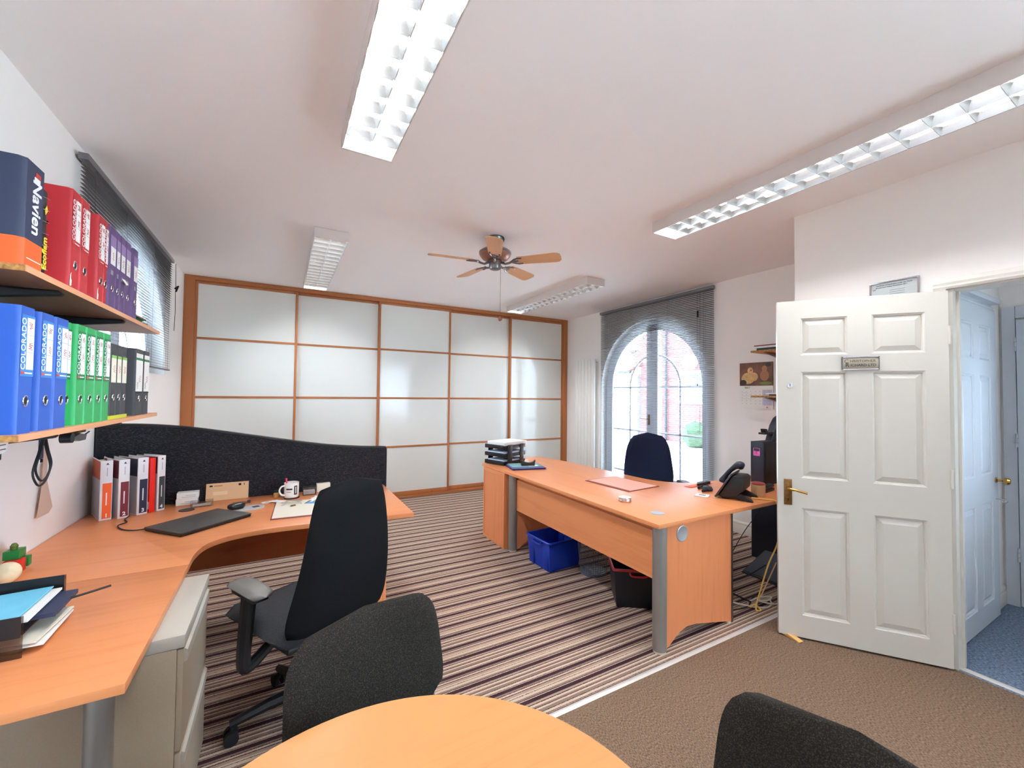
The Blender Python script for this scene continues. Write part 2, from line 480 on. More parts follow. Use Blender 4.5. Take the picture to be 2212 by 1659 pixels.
def brick_mat():
    m = mat('red_brick_wall', (178, 84, 70), 0.9)
    nt = m.node_tree; b = nt.nodes['Principled BSDF']
    tc = nt.nodes.new('ShaderNodeTexCoord'); mp = nt.nodes.new('ShaderNodeMapping'); mp.inputs['Rotation'].default_value = (PI / 2, 0, PI / 2)
    sp = nt.nodes.new('ShaderNodeSeparateXYZ'); cb = nt.nodes.new('ShaderNodeCombineXYZ')
    nt.links.new(tc.outputs['Object'], sp.inputs[0]); nt.links.new(sp.outputs['Y'], cb.inputs[0]); nt.links.new(sp.outputs['Z'], cb.inputs[1])
    br = nt.nodes.new('ShaderNodeTexBrick'); br.inputs['Scale'].default_value = 1.0
    br.inputs['Brick Width'].default_value = 0.225; br.inputs['Row Height'].default_value = 0.075; br.inputs['Mortar Size'].default_value = 0.006
    br.inputs['Color1'].default_value = (*lin((92, 48, 46)), 1); br.inputs['Color2'].default_value = (*lin((80, 41, 40)), 1); br.inputs['Mortar'].default_value = (*lin((96, 76, 72)), 1)
    nt.links.new(cb.outputs[0], br.inputs['Vector']); nt.links.new(br.outputs['Color'], b.inputs['Base Color'])
    return m
M['brick'] = brick_mat()
M['roof_tile'] = mat('clay_roof_tile', (92, 50, 42), 0.8, noise=0.3, nscale=6)
M['render_white'] = mat('white_render', (226, 226, 224), 0.8)
M['tarmac'] = mat('pale_paving', (228, 226, 220), 0.9, noise=0.1, nscale=4)
M['hedge'] = mat('hedge_green', (34, 50, 28), 0.9, noise=0.5, nscale=12)
M['ext_glass'] = mat('dark_window_glass', (60, 72, 84), 0.1)
M['ext_lead'] = mat('dark_gutter', (20, 22, 28), 0.6)

# ================================================================== THE SETTING
ZC = 2.75
XL, XR, XD = -0.965, 4.31, 3.20        # left wall, window wall, entry wall
YW, YF, YB = 5.745, 6.40, -4.70        # wardrobe front, far wall, wall behind the camera
YT = 1.565                             # carpet joint

def struct(name, label, cat, mb, m, bevel=0.0, smooth=35):
    o = mb.build(name, m, None, bevel, smooth)
    return tag(o, label, cat, None, 'structure')

struct('floor', 'striped purple, brown and cream carpet on the office floor', 'carpet', MB().box(XL, XR, YT, YF, -0.03, 0.0), M['stripes'])
struct('floor', 'plain brown loop carpet in the entrance half of the office', 'carpet', MB().box(XL, XD, YB, YT, -0.03, 0.0), M['brown_carpet'])
struct('floor', 'hallway carpet beyond the open doorway, blue daylight put into its colour', 'carpet', MB().box(XD, 4.60, -0.35, 0.9, -0.03, 0.0), M['hall_carpet'])
struct('trim_1', 'long silver carpet joint strip between striped and brown carpet', 'carpet strip', MB().prism([(YT - 0.016, 0.0), (YT - 0.006, 0.006), (YT + 0.006, 0.006), (YT + 0.016, 0.0)], 'x', XL, XD + 1.0), M['strip'])
struct('trim_2', 'bright metal threshold strip across the doorway', 'threshold strip', MB().prism([(XD + 0.02, 0.0), (XD + 0.03, 0.006), (XD + 0.05, 0.006), (XD + 0.06, 0.0)], 'y', -0.02, 0.785), M['strip'])
struct('ceiling', 'smooth white painted ceiling of the office', 'ceiling', MB().box(XL - 0.2, XR + 0.25, YB - 0.1, YF, ZC, ZC + 0.1), M['ceiling'])
struct('ceiling', 'low white ceiling of the hallway', 'ceiling', MB().box(XD + 0.12, 4.72, -0.40, 1.0, 2.45, 2.5), M['ceiling'])

def arch_pts(yc, zs, r, n=40):
    return [(yc + r * math.cos(PI * i / n), zs + r * math.sin(PI * i / n)) for i in range(n + 1)]   # from +y side over the top to -y side

def arch_wall(x0, x1, y0, y1, yc, zs, r, zb, n=40):
    """wall between x0 and x1 with a round-headed opening"""
    mb = MB()
    a = arch_pts(yc, zs, r, n)
    ya, yb = yc - r, yc + r
    mb.box(min(x0, x1), max(x0, x1), y0, ya, 0, ZC)
    mb.box(min(x0, x1), max(x0, x1), yb, y1, 0, ZC)
    if zb > 0.001:
        mb.box(min(x0, x1), max(x0, x1), ya, yb, 0, zb)
    for i in range(n):
        (p, q), (s, t) = a[i], a[i + 1]
        vs = []
        for x in (x0, x1):
            vs += [(x, p, q), (x, s, t), (x, s, ZC), (x, p, ZC)]
        mb.add(vs, [(0, 1, 2, 3), (4, 7, 6, 5), (0, 4, 5, 1)])
    return mb

LW = dict(yc=4.05, zs=1.62, r=0.95, zb=1.60)
RW = dict(yc=3.96, zs=1.58, r=0.91, zb=0.04)
struct('wall_left', 'white left wall with round-headed window opening', 'wall', arch_wall(XL, XL - 0.30, YB, YF, **LW), M['wall'])
struct('wall_right', 'white window wall with tall round-headed opening', 'wall', arch_wall(XR, XR + 0.30, 1.58, YF, **RW), M['wall'])
DY0, DY1, DZ = -0.05, 0.815, 2.065     # doorway in the wall, before its lining
mb = MB().box(XD, XD + 0.12, DY1, 1.58, 0, ZC).box(XD, XD + 0.12, -0.45, DY0, 0, ZC).box(XD, XD + 0.12, DY0, DY1, DZ, ZC)
mb.box(XD, XD + 0.12, YB, -4.45, 0, ZC).box(XD, XD + 0.12, -4.45, -0.45, 0, 0.70).box(XD, XD + 0.12, -4.45, -0.45, 2.40, ZC)
struct('wall_entry', 'cream wall around the entrance doorway', 'wall', mb, M['wall'])
struct('wall_return', 'short return wall behind the open door', 'wall', MB().box(XD + 0.12, XR + 0.3, 1.40, 1.58, 0, ZC), M['wall'])
struct('wall_back', 'plain white wall behind the viewpoint', 'wall', MB().box(XL - 0.3, XD + 0.12, YB - 0.1, YB, 0, ZC), M['wall'])
struct('wall_far', 'plain wall behind the sliding wardrobe', 'wall', MB().box(XL - 0.3, XR + 0.3, YF, YF + 0.1, 0, ZC), M['wall'])
HY, HX = 0.885, 4.58
struct('wall_hall_side', 'white hallway wall carrying the panelled door', 'wall', MB().box(XD + 0.12, HX + 0.1, HY, HY + 0.1, 0, 2.45), M['wall'])
struct('wall_hall_far', 'white hallway wall carrying the plain flush door', 'wall', MB().box(HX, HX + 0.1, -0.40, HY, 0, 2.45), M['wall'])
struct('wall_hall_end', 'hallway end wall around a glazed opening', 'wall', MB().box(XD + 0.12, 3.75, -0.40, -0.30, 0, 2.45).box(4.11, HX + 0.1, -0.40, -0.30, 0, 2.45).box(3.75, 4.11, -0.40, -0.30, 1.9, 2.45).box(3.75, 4.11, -0.40, -0.30, 0, 1.0), M['wall'])

def skirting(name, label, pts_axis, fixed, a, b, sgn):
    # moulded profile: (depth, height)
    prof = [(0, 0), (0.018, 0), (0.018, 0.085), (0.012, 0.095), (0.014, 0.105), (0.006, 0.125), (0, 0.13)]
    mb = MB()
    if pts_axis == 'y':
        mb.prism([(fixed + sgn * d, h) for d, h in prof], 'y', a, b)
    else:
        mb.prism([(fixed + sgn * d, h) for d, h in prof], 'x', a, b)
    return struct(name, label, 'skirting board', mb, M['gloss_white'])
skirting('baseboard_right', 'white moulded skirting below the arched window wall', 'y', XR, 1.58, 3.04, -1)
skirting('baseboard_right', 'white moulded skirting behind the tall radiator', 'y', XR, 4.88, 5.74, -1)
skirting('baseboard_left', 'white moulded skirting along the left wall', 'y', XL, YB, 5.74, 1)
skirting('baseboard_hall', 'white skirting at the hallway corner', 'x', HY, 4.30, HX, -1)
skirting('baseboard_entry', 'white skirting behind the open door', 'y', XD, 0.86, 1.58, -1)

# doorway lining and architrave
dl = thing('trim_3', 'white moulded architrave and lining of the open doorway', 'door frame', (XD, 0.785, 0), kind='structure')
rbox('lining', M['gloss_white'], dl, 0.0, 0.12, 0.0, 0.03, 0, 2.065)
rbox('lining', M['gloss_white'], dl, 0.0, 0.12, -0.835, -0.805, 0, 2.065)
rbox('lining', M['gloss_white'], dl, 0.0, 0.12, -0.805, 0.0, 2.050, 2.065)
rbox('door_stop', M['gloss_white'], dl, 0.055, 0.08, -0.012, 0.0, 0, 2.05)
AP = [(0, 0), (0, -0.016), (0.012, -0.022), (0.022, -0.016), (0.034, -0.018), (0.048, -0.010), (0.060, -0.008), (0.060, 0)]   # (away from the opening, out of the wall)
# jamb architraves
MB().prism([(d, 0.022 + a * 0.85) for a, d in AP], 'z', 0, 2.058).build('architrave', M['gloss_white'], dl)
MB().prism([(d, -0.813 - a) for a, d in AP], 'z', 0, 2.118).build('architrave', M['gloss_white'], dl)
MB().prism([(d, 2.058 + a) for a, d in AP], 'y', -0.813, 0.073).build('architrave', M['gloss_white'], dl)

# ------------------------------------------------------------------ six-panel doors
PCOL = [(0.122, 0.352), (0.465, 0.698)]
PROW = [(0.145, 0.785), (0.965, 1.609), (1.711, 1.936)]
def panel_door(name, label, loc, rz, W=0.795, H=2.046, z0=0.012, T=0.04, m=None):
    m = m or M['gloss_white']
    d = thing(name, label, 'door', loc, rz, kind='structure')
    xs = [0, PCOL[0][0], PCOL[0][1], PCOL[1][0], PCOL[1][1], W]
    zs = [z0, PROW[0][0], PROW[0][1], PROW[1][0], PROW[1][1], PROW[2][0], PROW[2][1], H]
    for i in (0, 2, 4):
        rbox('stile', m, d, xs[i], xs[i + 1], 0, T, z0, H)
    for j in (0, 2, 4, 6):
        for i in (1, 3):
            rbox('rail', m, d, xs[i], xs[i + 1], 0, T, zs[j], zs[j + 1])
    for (a, b) in PCOL:
        for (c, e) in PROW:
            mb = MB()
            for y0, s in ((0.0, 1), (T, -1)):
                rings = []
                for ins, dep in ((0.0, 0.0), (0.003, 0.004), (0.009, 0.006), (0.013, 0.015), (0.042, 0.003), (0.048, 0.003)):
                    y = y0 + s * dep
                    rings.append([(a + ins, y, c + ins), (b - ins, y, c + ins), (b - ins, y, e - ins), (a + ins, y, e - ins)])
                vs = [p for r in rings for p in r]; fs = []
                for k in range(len(rings) - 1):
                    for q in range(4):
                        fs.append((k * 4 + q, k * 4 + (q + 1) % 4, (k + 1) * 4 + (q + 1) % 4, (k + 1) * 4 + q))
                L = (len(rings) - 1) * 4
                fs.append((L, L + 1, L + 2, L + 3))
                mb.add(vs, fs)
            mb.build('panel', m, d, smooth=20)
    return d
d1 = panel_door('door_1', 'open white six-panel entrance door with nameplate and brass lever', (2.694, 1.433, 0), math.atan2(-0.804, 0.595))
# handle, lock, nameplate on the face turned to the camera (local -y)
hp = rbox('handle_plate', M['old_brass'], d1, 0.031, 0.073, -0.004, 0.0, 0.797, 0.952, 0.0015)
MB().tube([(0.052, -0.004, 0.900), (0.052, -0.035, 0.900), (0.060, -0.045, 0.899), (0.085, -0.047, 0.896), (0.142, -0.046, 0.882)], [0.010, 0.009, 0.0085, 0.007, 0.0065], 12).build('lever', M['brass'], d1)
MB().cyl((0.052, -0.0045, 0.832), (0.052, -0.0038, 0.832), 0.0042, n=12).box(0.0497, 0.0543, -0.0045, -0.0038, 0.818, 0.831).build('keyhole', M['black'], d1)
lk = MB().cyl((0.066, 0.0, 1.528), (0.066, -0.004, 1.528), 0.015, n=24).build('lock_cylinder', M['chrome'], d1)
MB().box(0.0645, 0.0675, -0.0046, -0.0039, 1.519, 1.537).build('key_slot', M['black'], d1)
npl = MB().prism([(0.0, 1.622), (-0.006, 1.622), (-0.011, 1.640), (-0.012, 1.656), (-0.011, 1.672), (-0.006, 1.691), (0.0, 1.691)], 'x', 0.327, 0.492).build('nameplate', mat('satin_nickel', (176, 168, 152), 0.42, metal=0.55), d1)
rbox('nameplate_end', M['pewter'], npl, 0.323, 0.328, -0.013, 0, 1.619, 1.694)
rbox('nameplate_end', M['pewter'], npl, 0.491, 0.496, -0.013, 0, 1.619, 1.694)
rbox('nameplate_rail', M['chrome'], npl, 0.323, 0.496, -0.012, 0, 1.616, 1.624, 0.001)
rbox('nameplate_rail', M['chrome'], npl, 0.323, 0.496, -0.012, 0, 1.689, 1.697, 0.001)
text('nameplate_lettering', 'C', 0.032, M['bronze_ink'], npl, (0.343, -0.0125, 1.667), (1, 0, 0), (0, 0, 1))
text('nameplate_lettering', 'HRISTOPHER', 0.0205, M['bronze_ink'], npl, (0.419, -0.0125, 1.668), (1, 0, 0), (0, 0, 1), sx=1.0)
text('nameplate_lettering', 'R', 0.032, M['ink'], npl, (0.347, -0.0130, 1.645), (1, 0, 0), (0, 0, 1))
text('nameplate_lettering', 'ICHARD LTD', 0.0205, M['ink'], npl, (0.421, -0.0130, 1.644), (1, 0, 0), (0, 0, 1), sx=1.0)
for z in (0.25, 1.02, 1.80):
    MB().cyl((0.797, -0.004, z - 0.05), (0.797, -0.004, z + 0.05), 0.006, n=10).build('hinge', M['gloss_white'], d1)

# hallway doors
d2 = panel_door('door_2', 'closed white six-panel door on the hallway side wall', (4.255, HY - 0.004, 0), PI, m=M['door_blue'])
# local x runs towards -X; visible face is local +y
MB().lathe([(0.0, 0.0), (0.018, 0.0), (0.018, 0.006), (0.008, 0.012), (0.008, 0.03), (0.022, 0.045), (0.024, 0.055), (0.016, 0.066), (0.0, 0.068)], n=20).build('knob', M['brass'], d2).matrix_local = Matrix.Translation((0.06, 0.04, 0.915)) @ Matrix.Rotation(-PI / 2, 4, 'X')
MB().tube([(0.06, 0.04, 0.79), (0.06, 0.075, 0.79)], 0.004).tube([(0.06, 0.08 + 0.012 * math.sin(t * PI / 6), 0.783 + 0.012 * math.cos(t * PI / 6)) for t in range(12)], 0.0015, closed=True).build('key', M['chrome'], d2)
t4 = thing('trim_4', 'white moulded architrave round the hallway panelled door', 'door frame', (4.255, HY, 0), kind='structure')
MB().prism([(0.004 + a, d) for a, d in AP], 'z', 0, 2.06).build('architrave', M['door_blue'], t4)
MB().prism([(-0.805 - a, d) for a, d in AP], 'z', 0, 2.06).build('architrave', M['door_blue'], t4)
MB().prism([(d * 1.4, 2.055 + a) for a, d in AP], 'x', -0.865, 0.064).build('architrave', M['door_blue'], t4)
MB().prism([(-0.0, 2.115), (-0.05, 2.115), (-0.06, 2.135), (-0.05, 2.15), (0, 2.15)], 'x', -0.89, 0.085).build('cornice', M['door_blue'], t4)
d3 = thing('door_3', 'plain flush white door at the end of the hallway', 'door', (HX, 0.80, 0), 0, kind='structure')
rbox('leaf', M['door_blue'], d3, -0.045, -0.005, -0.80, -0.0, 0.02, 2.02, 0.002)
for z in (0.32, 1.12, 1.80):
    for k in range(3):
        MB().cyl((-0.050, 0.004, z + k * 0.033), (-0.050, 0.004, z + k * 0.033 + 0.030), 0.007, n=10).build('hinge', M['door_blue'], d3)
t5 = thing('trim_5', 'white lining round the flush hallway door', 'door frame', (HX, 0.80, 0), kind='structure')
rbox('lining', M['door_blue'], t5, -0.03, 0, 0.006, 0.07, 0, 2.12, 0.004)
rbox('lining', M['door_blue'], t5, -0.03, 0, -0.9, 0.006, 2.035, 2.12, 0.004)
w3 = thing('window_3', 'small window letting daylight into the hallway', 'window', (3.93, -0.35, 1.0), kind='structure')
for x0, x1 in ((-0.18, -0.14), (0.14, 0.18)):
    rbox('frame', M['upvc'], w3, x0, x1, -0.03, 0.03, 0, 0.9)
for z0, z1 in ((0, 0.04), (0.86, 0.9)):
    rbox('frame', M['upvc'], w3, -0.14, 0.14, -0.03, 0.03, z0, z1)
rbox('pane', M['pane'], w3, -0.14, 0.14, -0.003, 0.003, 0.04, 0.86)
w4 = thing('window_4', 'unseen casement window behind the viewpoint, added wide to bring in daylight', 'window', (XD + 0.06, -2.45, 0.70), kind='structure')  # unseen window added wide for daylight; a faint wardrobe reflection suggests its place
for y0, y1 in ((-2.0, -1.94), (1.94, 2.0), (-1.03, -0.97), (-0.03, 0.03), (0.97, 1.03)):
    rbox('frame', M['upvc'], w4, -0.03, 0.03, y0, y1, 0, 1.7)
for y0, y1 in ((-1.94, -1.03), (-0.97, -0.03), (0.03, 0.97), (1.03, 1.94)):
    for z0, z1 in ((0, 0.06), (1.64, 1.7)):
        rbox('frame', M['upvc'], w4, -0.03, 0.03, y0, y1, z0, z1)
    rbox('pane', M['pane'], w4, -0.003, 0.003, y0, y1, 0.06, 1.64)
# ------------------------------------------------------------------ arched windows
def ring(mb, x0, x1, yc, zs, ro, ri, zb, n=40, a0=0.0, a1=PI, legs=(True, True)):
    po = [(yc + ro * math.cos(a0 + (a1 - a0) * i / n), zs + ro * math.sin(a0 + (a1 - a0) * i / n)) for i in range(n + 1)]
    pi_ = [(yc + ri * math.cos(a0 + (a1 - a0) * i / n), zs + ri * math.sin(a0 + (a1 - a0) * i / n)) for i in range(n + 1)]
    if legs[0]: po = [(po[0][0], zb)] + po; pi_ = [(pi_[0][0], zb)] + pi_
    if legs[1]: po = po + [(po[-1][0], zb)]; pi_ = pi_ + [(pi_[-1][0], zb)]
    m = len(po)
    vs = [(x, *p) for x in (x0, x1) for p in po] + [(x, *p) for x in (x0, x1) for p in pi_]
    fs = []
    for i in range(m - 1):
        fs += [(i, i + 1, 2 * m + i + 1, 2 * m + i), (m + i, 3 * m + i, 3 * m + i + 1, m + i + 1),
               (i, m + i, m + i + 1, i + 1), (2 * m + i, 2 * m + i + 1, 3 * m + i + 1, 3 * m + i)]
    fs += [(0, 2 * m, 3 * m, m), (m - 1, 2 * m - 1, 4 * m - 1, 3 * m - 1)]
    return mb.add(vs, fs)

def arched_window(name, label, x, sgn, yc, zs, r, zb, zbars, inner=None):
    """x = room face of the frame, sgn = direction outwards"""
    w = thing(name, label, 'window', (x, yc, zb), kind='structure')
    def L(a, b): return (min(sgn * a, sgn * b), max(sgn * a, sgn * b))
    zs -= zb
    x0, x1 = L(0, 0.07)
    o = ring(MB(), x0, x1, 0, zs, r, r - 0.06, 0).box(x0, x1, -r + 0.06, r - 0.06, 0, 0.06).build('frame', M['upvc'], w, smooth=30)
    x0, x1 = L(-0.015, 0.055)
    ri = r - 0.145
    for s in (-1, 1):
        a0, a1 = (0, PI / 2) if s > 0 else (PI / 2, PI)
        mb = ring(MB(), x0, x1, 0, zs, r - 0.058, ri, 0.06, 24, a0, a1, (s > 0, s < 0))
        mb.box(x0, x1, *sorted((s * 0.004, s * 0.095)), 0.06, zs + math.sqrt((r - 0.058) ** 2 - 0.095 ** 2) - 0.002)
        mb.box(x0, x1, *sorted((s * 0.095, s * ri)), 0.06, 0.16)
        sash = mb.build('sash', M['upvc'], w, smooth=30)
        g0, g1 = L(0.015, 0.033)
        mbb = MB()
        for zz_ in zbars:
            z = zz_ - zb
            lim = ri if z <= zs else math.sqrt(max(ri * ri - (z - zs) ** 2, 0))
            mbb.box(g0, g1, *sorted((s * 0.095, s * lim)), z - 0.012, z + 0.012)
        if inner:
            ring(mbb, g0, g1, 0, zs, inner + 0.012, inner - 0.012, 0.16, 20, a0, a1, (s > 0, s < 0))
        mbb.build('glazing_bar', M['upvc'], sash, smooth=30)
        # pane
        a = [(s * 0.095, 0.16), (s * ri, 0.16)] + [(s * ri * math.cos(PI / 2 * i / 20), zs + ri * math.sin(PI / 2 * i / 20)) for i in range(21)]
        lim = zs + math.sqrt(ri * ri - 0.095 ** 2)
        a = [p for p in a if abs(p[0]) >= 0.095 - 1e-6] + [(s * 0.095, lim)]
        p0, p1 = L(0.020, 0.026)
        MB().prism(a, 'x', p0, p1).build('pane', M['pane'], sash, smooth=0)
    return w
wr = arched_window('window_1', 'tall white round-headed French window behind the grey blind', XR + 0.10, 1, RW['yc'], RW['zs'], RW['r'], RW['zb'], (0.36, 0.96, 1.575), 0.43)
MB().tube([(-0.015, 0.05, 1.10), (-0.05, 0.05, 1.10), (-0.055, 0.07, 1.10), (-0.052, 0.17, 1.105)], 0.008, 10).box(-0.022, -0.014, 0.035, 0.065, 1.02, 1.16).build('handle', M['old_brass'], wr)
wl = arched_window('window_2', 'half-round white window behind the left grey blind', XL - 0.12, -1, LW['yc'], LW['zs'], LW['r'], LW['zb'], (1.62,), 0.45)

# ================================================================== FITTED AND HANGING THINGS
# ------------------------------------------------------------------ sliding wardrobe
wd = thing('sliding_wardrobe', 'wall-wide sliding wardrobe with white glass panels in oak frames', 'wardrobe', (1.67, YW, 0))
ox = -1.67
rbox('side_post', M['oak'], wd, XL + 0.002 + ox, -0.865 + ox, 0.0, 0.10, 0, ZC - 0.002, 0.002)
rbox('side_post', M['oak'], wd, 4.215 + ox, XR - 0.002 + ox, 0.0, 0.10, 0, ZC - 0.002, 0.002)
rbox('top_rail', M['oak_x'], wd, -0.865 + ox, 4.215 + ox, 0.0, 0.10, 2.70, ZC - 0.002, 0.002)
rbox('bottom_track', M['oak_x'], wd, -0.865 + ox, 4.215 + ox, 0.0, 0.10, 0, 0.035, 0.002)
rbox('carcass', M['oak'], wd, XL + 0.002 + ox, XR - 0.002 + ox, 0.60, 0.62, 0, ZC - 0.002)
stx = [-0.865, 0.150, 1.153, 2.165, 3.192, 4.215]
zr = [0.038, 0.715, 1.385, 2.050, 2.698]
for i in range(5):
    a, b = stx[i] - (0.012 if i else 0) + ox, stx[i + 1] + (0.012 if i < 4 else 0) + ox
    y = 0.012 if i % 2 == 0 else 0.052
    mb = MB().box(a, a + 0.026, y, y + 0.03, zr[0], zr[4]).box(b - 0.026, b, y, y + 0.03, zr[0], zr[4])
    mb.box(a + 0.026, b - 0.026, y, y + 0.03, zr[0], zr[0] + 0.055).box(a + 0.026, b - 0.026, y, y + 0.03, zr[4] - 0.03, zr[4])
    dr = mb.build('door', M['oak'], wd, 0.0015)
    for z in zr[1:4]:
        rbox('rail', M['oak_x'], dr, a + 0.026, b - 0.026, y + 0.004, y + 0.026, z - 0.013, z + 0.013, 0.0015)
    lv = [zr[0] + 0.055] + [v for z in zr[1:4] for v in (z - 0.013, z + 0.013)] + [zr[4] - 0.03]
    for k in range(4):
        rbox('panel', M['glass_panel'], dr, a + 0.026, b - 0.026, y + 0.010, y + 0.016, lv[2 * k], lv[2 * k + 1])

# ------------------------------------------------------------------ venetian blinds
def blind(name, label, loc, y0, y1, z0, z1, face, tilt, wand_y, pitch=0.0212):
    """hangs in the y-z plane; face = direction into the room"""
    b = thing(name, label, 'blind', loc)
    rbox('headrail', mat(name + '_headrail', (128, 126, 130), 0.4, metal=0.4), b, -0.02, 0.02, y0 - 0.005, y1 + 0.005, z1, z1 + 0.034, 0.003)
    rbox('bottom_rail', M['slat'], b, -0.012, 0.012, y0, y1, z0 - 0.016, z0 - 0.004, 0.003)
    # a slat: shallow arc across its width
    w = 0.025
    vs = []; fs = []
    prof = []
    for k in range(5):
        t = -1 + k / 2.0
        prof.append((t * w / 2, 0.0022 * (1 - t * t)))
    c, s = math.cos(tilt), math.sin(tilt)
    for y in (y0, y1):
        for px, pz in prof:
            vs.append((face * (px * c + pz * s), y, -px * s + pz * c))
    for k in range(4):
        fs.append((k, k + 1, 5 + k + 1, 5 + k))
    me = MB().add(vs, fs).mesh('slat', M['slat'], smooth=60)
    z = z0 + 0.008
    while z < z1 - 0.004:
        inst(me, 'slat', b, (0, 0, z)); z += pitch
    for y in (y0 + 0.12, (y0 * 2 + y1) / 3, (y0 + 2 * y1) / 3, y1 - 0.12):
        MB().cyl((face * 0.0145, y, z0 - 0.01), (face * 0.0145, y, z1), 0.0011, n=6).cyl((-face * 0.0145, y, z0 - 0.01), (-face * 0.0145, y, z1), 0.0011, n=6).build('ladder_cord', M['cord'], b)
    return b
bl = blind('venetian_blind', 'wide grey venetian blind hanging over the arched French window', (XR - 0.035, 3.915, 0), -0.955, 0.945, 0.06, 2.690, -1, math.radians(-9), -0.86)
MB().cyl((-0.03, -0.80, 2.66), (-0.03, -0.80, 1.02), 0.0045, n=8).build('tilt_wand', M['acrylic'], bl)
MB().cyl((-0.035, -0.77, 2.68), (-0.035, -0.77, 1.60), 0.0014, n=6).cyl((-0.035, -0.77, 1.60), (-0.035, -0.77, 1.575), 0.006, n=8).build('pull_cord', M['black_soft'], bl)
MB().box(-0.04, -0.03, -0.785, -0.765, 2.38, 2.46).build('cord_cleat', M['black'], bl)
b2 = blind('venetian_blind', 'short grey venetian blind over the half-round left window', (XL + 0.035, 3.965, 0), -1.0, 1.0, 1.655, 2.660, 1, math.radians(18), 0.9)
MB().tube([(0.03, 1.005, 2.66), (0.035, 1.01, 2.4), (0.03, 1.02, 2.39), (0.035, 1.01, 2.2), (0.03, 1.015, 2.02)], 0.0025, 6).build('pull_cord', M['black_soft'], b2)
MB().tube([(0.03, 1.0, 2.42), (0.05, 1.02, 2.45), (0.03, 1.04, 2.40)], 0.008, 8).build('cord_knot', M['black_soft'], b2)

# ------------------------------------------------------------------ radiator
rd = thing('radiator', 'tall white vertical panel radiator beside the arched window', 'radiator', (XR - 0.004, 5.17, 0.20))
RH = 1.82
for k in range(6):
    y = -0.235 + k * 0.0785
    rbox('tube', M['rad'], rd, -0.095, -0.065, y, y + 0.075, 0, RH, 0.006)
rbox('manifold', M['rad'], rd, -0.065, -0.045, -0.225, 0.225, RH - 0.07, RH - 0.03)
rbox('manifold', M['rad'], rd, -0.065, -0.045, -0.225, 0.225, 0.03, 0.07)
for z in (0.3, RH - 0.25):
    rbox('bracket', M['rad'], rd, -0.066, 0.0, -0.02, 0.02, z, z + 0.05)
MB().cyl((-0.055, -0.235, RH - 0.05), (-0.055, -0.265, RH - 0.05), 0.009, n=12).cyl((-0.055, -0.255, RH - 0.06), (-0.055, -0.255, RH - 0.03), 0.008, n=12).build('bleed_valve', M['chrome'], rd)
MB().tube([(-0.05, -0.20, 0.03), (-0.05, -0.20, -0.10), (-0.05, -0.20, -0.19)], 0.009, 8).build('pipe', M['chrome'], rd)

# ------------------------------------------------------------------ fluorescent ceiling fittings
def ceiling_light():
    L, W, H = 1.83, 0.25, 0.080
    o = thing('ceiling_light', '', 'ceiling light', (0, 0, ZC), 0, 'fluorescent ceiling fittings')
    t = 0.004
    mb = MB().box(-W / 2, W / 2, -L / 2, L / 2, -t, -0.0005)
    mb.box(-W / 2, -W / 2 + t, -L / 2, L / 2, -H, -t).box(W / 2 - t, W / 2, -L / 2, L / 2, -H, -t)
    mb.build('housing', M['housing'], o)
    for s in (-1, 1):
        rbox('end_cap', M['housing'], o, -W / 2 - 0.001, W / 2 + 0.001, *sorted((s * (L / 2 - 0.008), s * (L / 2 + 0.004))), -H - 0.001, -0.001, 0.002)
    MB().add([(-W / 2 + t, -L / 2, -0.040), (-0.075, -L / 2, -0.006), (0, -L / 2, -0.020), (0.075, -L / 2, -0.006), (W / 2 - t, -L / 2, -0.040),
              (-W / 2 + t, L / 2, -0.040), (-0.075, L / 2, -0.006), (0, L / 2, -0.020), (0.075, L / 2, -0.006), (W / 2 - t, L / 2, -0.040)],
             [(0, 1, 6, 5), (1, 2, 7, 6), (2, 3, 8, 7), (3, 4, 9, 8)]).build('reflector', M['reflector'], o, smooth=0)
    for x in (-0.058, 0.058):
        MB().cyl((x, -L / 2 + 0.03, -0.022), (x, L / 2 - 0.03, -0.022), 0.0125, n=12).build('tube', M['tube'], o)
    def vee(w):   # profile of a louvre blade, wide at the top
        return [(-w, -0.037), (-w * 0.40, -0.056), (-0.0012, -0.079), (0.0012, -0.079), (w * 0.40, -0.056), (w, -0.037)]
    MB().prism(vee(0.018), 'y', -L / 2 + 0.009, L / 2 - 0.009).build('louvre_spine', M['alu'], o)
    for s in (-1, 1):
        MB().prism([(s * (W / 2 - t - 0.0005), -0.046), (s * (W / 2 - t - 0.016), -0.046), (s * (W / 2 - t - 0.007), -0.062), (s * (W / 2 - t - 0.002), -0.079), (s * (W / 2 - t - 0.0005), -0.079)], 'y', -L / 2 + 0.009, L / 2 - 0.009).build('louvre_side', M['alu'], o)
    n = 16; p = (L - 0.018) / n
    me = MB().prism(vee(0.017), 'x', -W / 2 + t + 0.004, -0.004).prism(vee(0.017), 'x', 0.004, W / 2 - t - 0.004).mesh('louvre_blade', M['alu'])
    for k in range(1, n):
        inst(me, 'louvre_blade', o, (0, -L / 2 + 0.009 + k * p, 0))
    return o
cl = ceiling_light()
LIGHTS = [((0.360, 1.275), 'large glowing louvred fluorescent fitting nearest overhead, cut by the top edge'),
          ((2.525, 1.245), 'louvred fluorescent fitting running out of the frame above the open door'),
          ((0.325, 4.465), 'louvred fluorescent fitting ending at the wardrobe, left of the ceiling fan'),
          ((3.005, 4.415), 'louvred fluorescent fitting right of the ceiling fan, near the arched window')]
for i, ((x, y), lab) in enumerate(LIGHTS):
    o = cl if i == 0 else copy_tree(cl)
    o.location = (x, y, ZC); o['label'] = lab

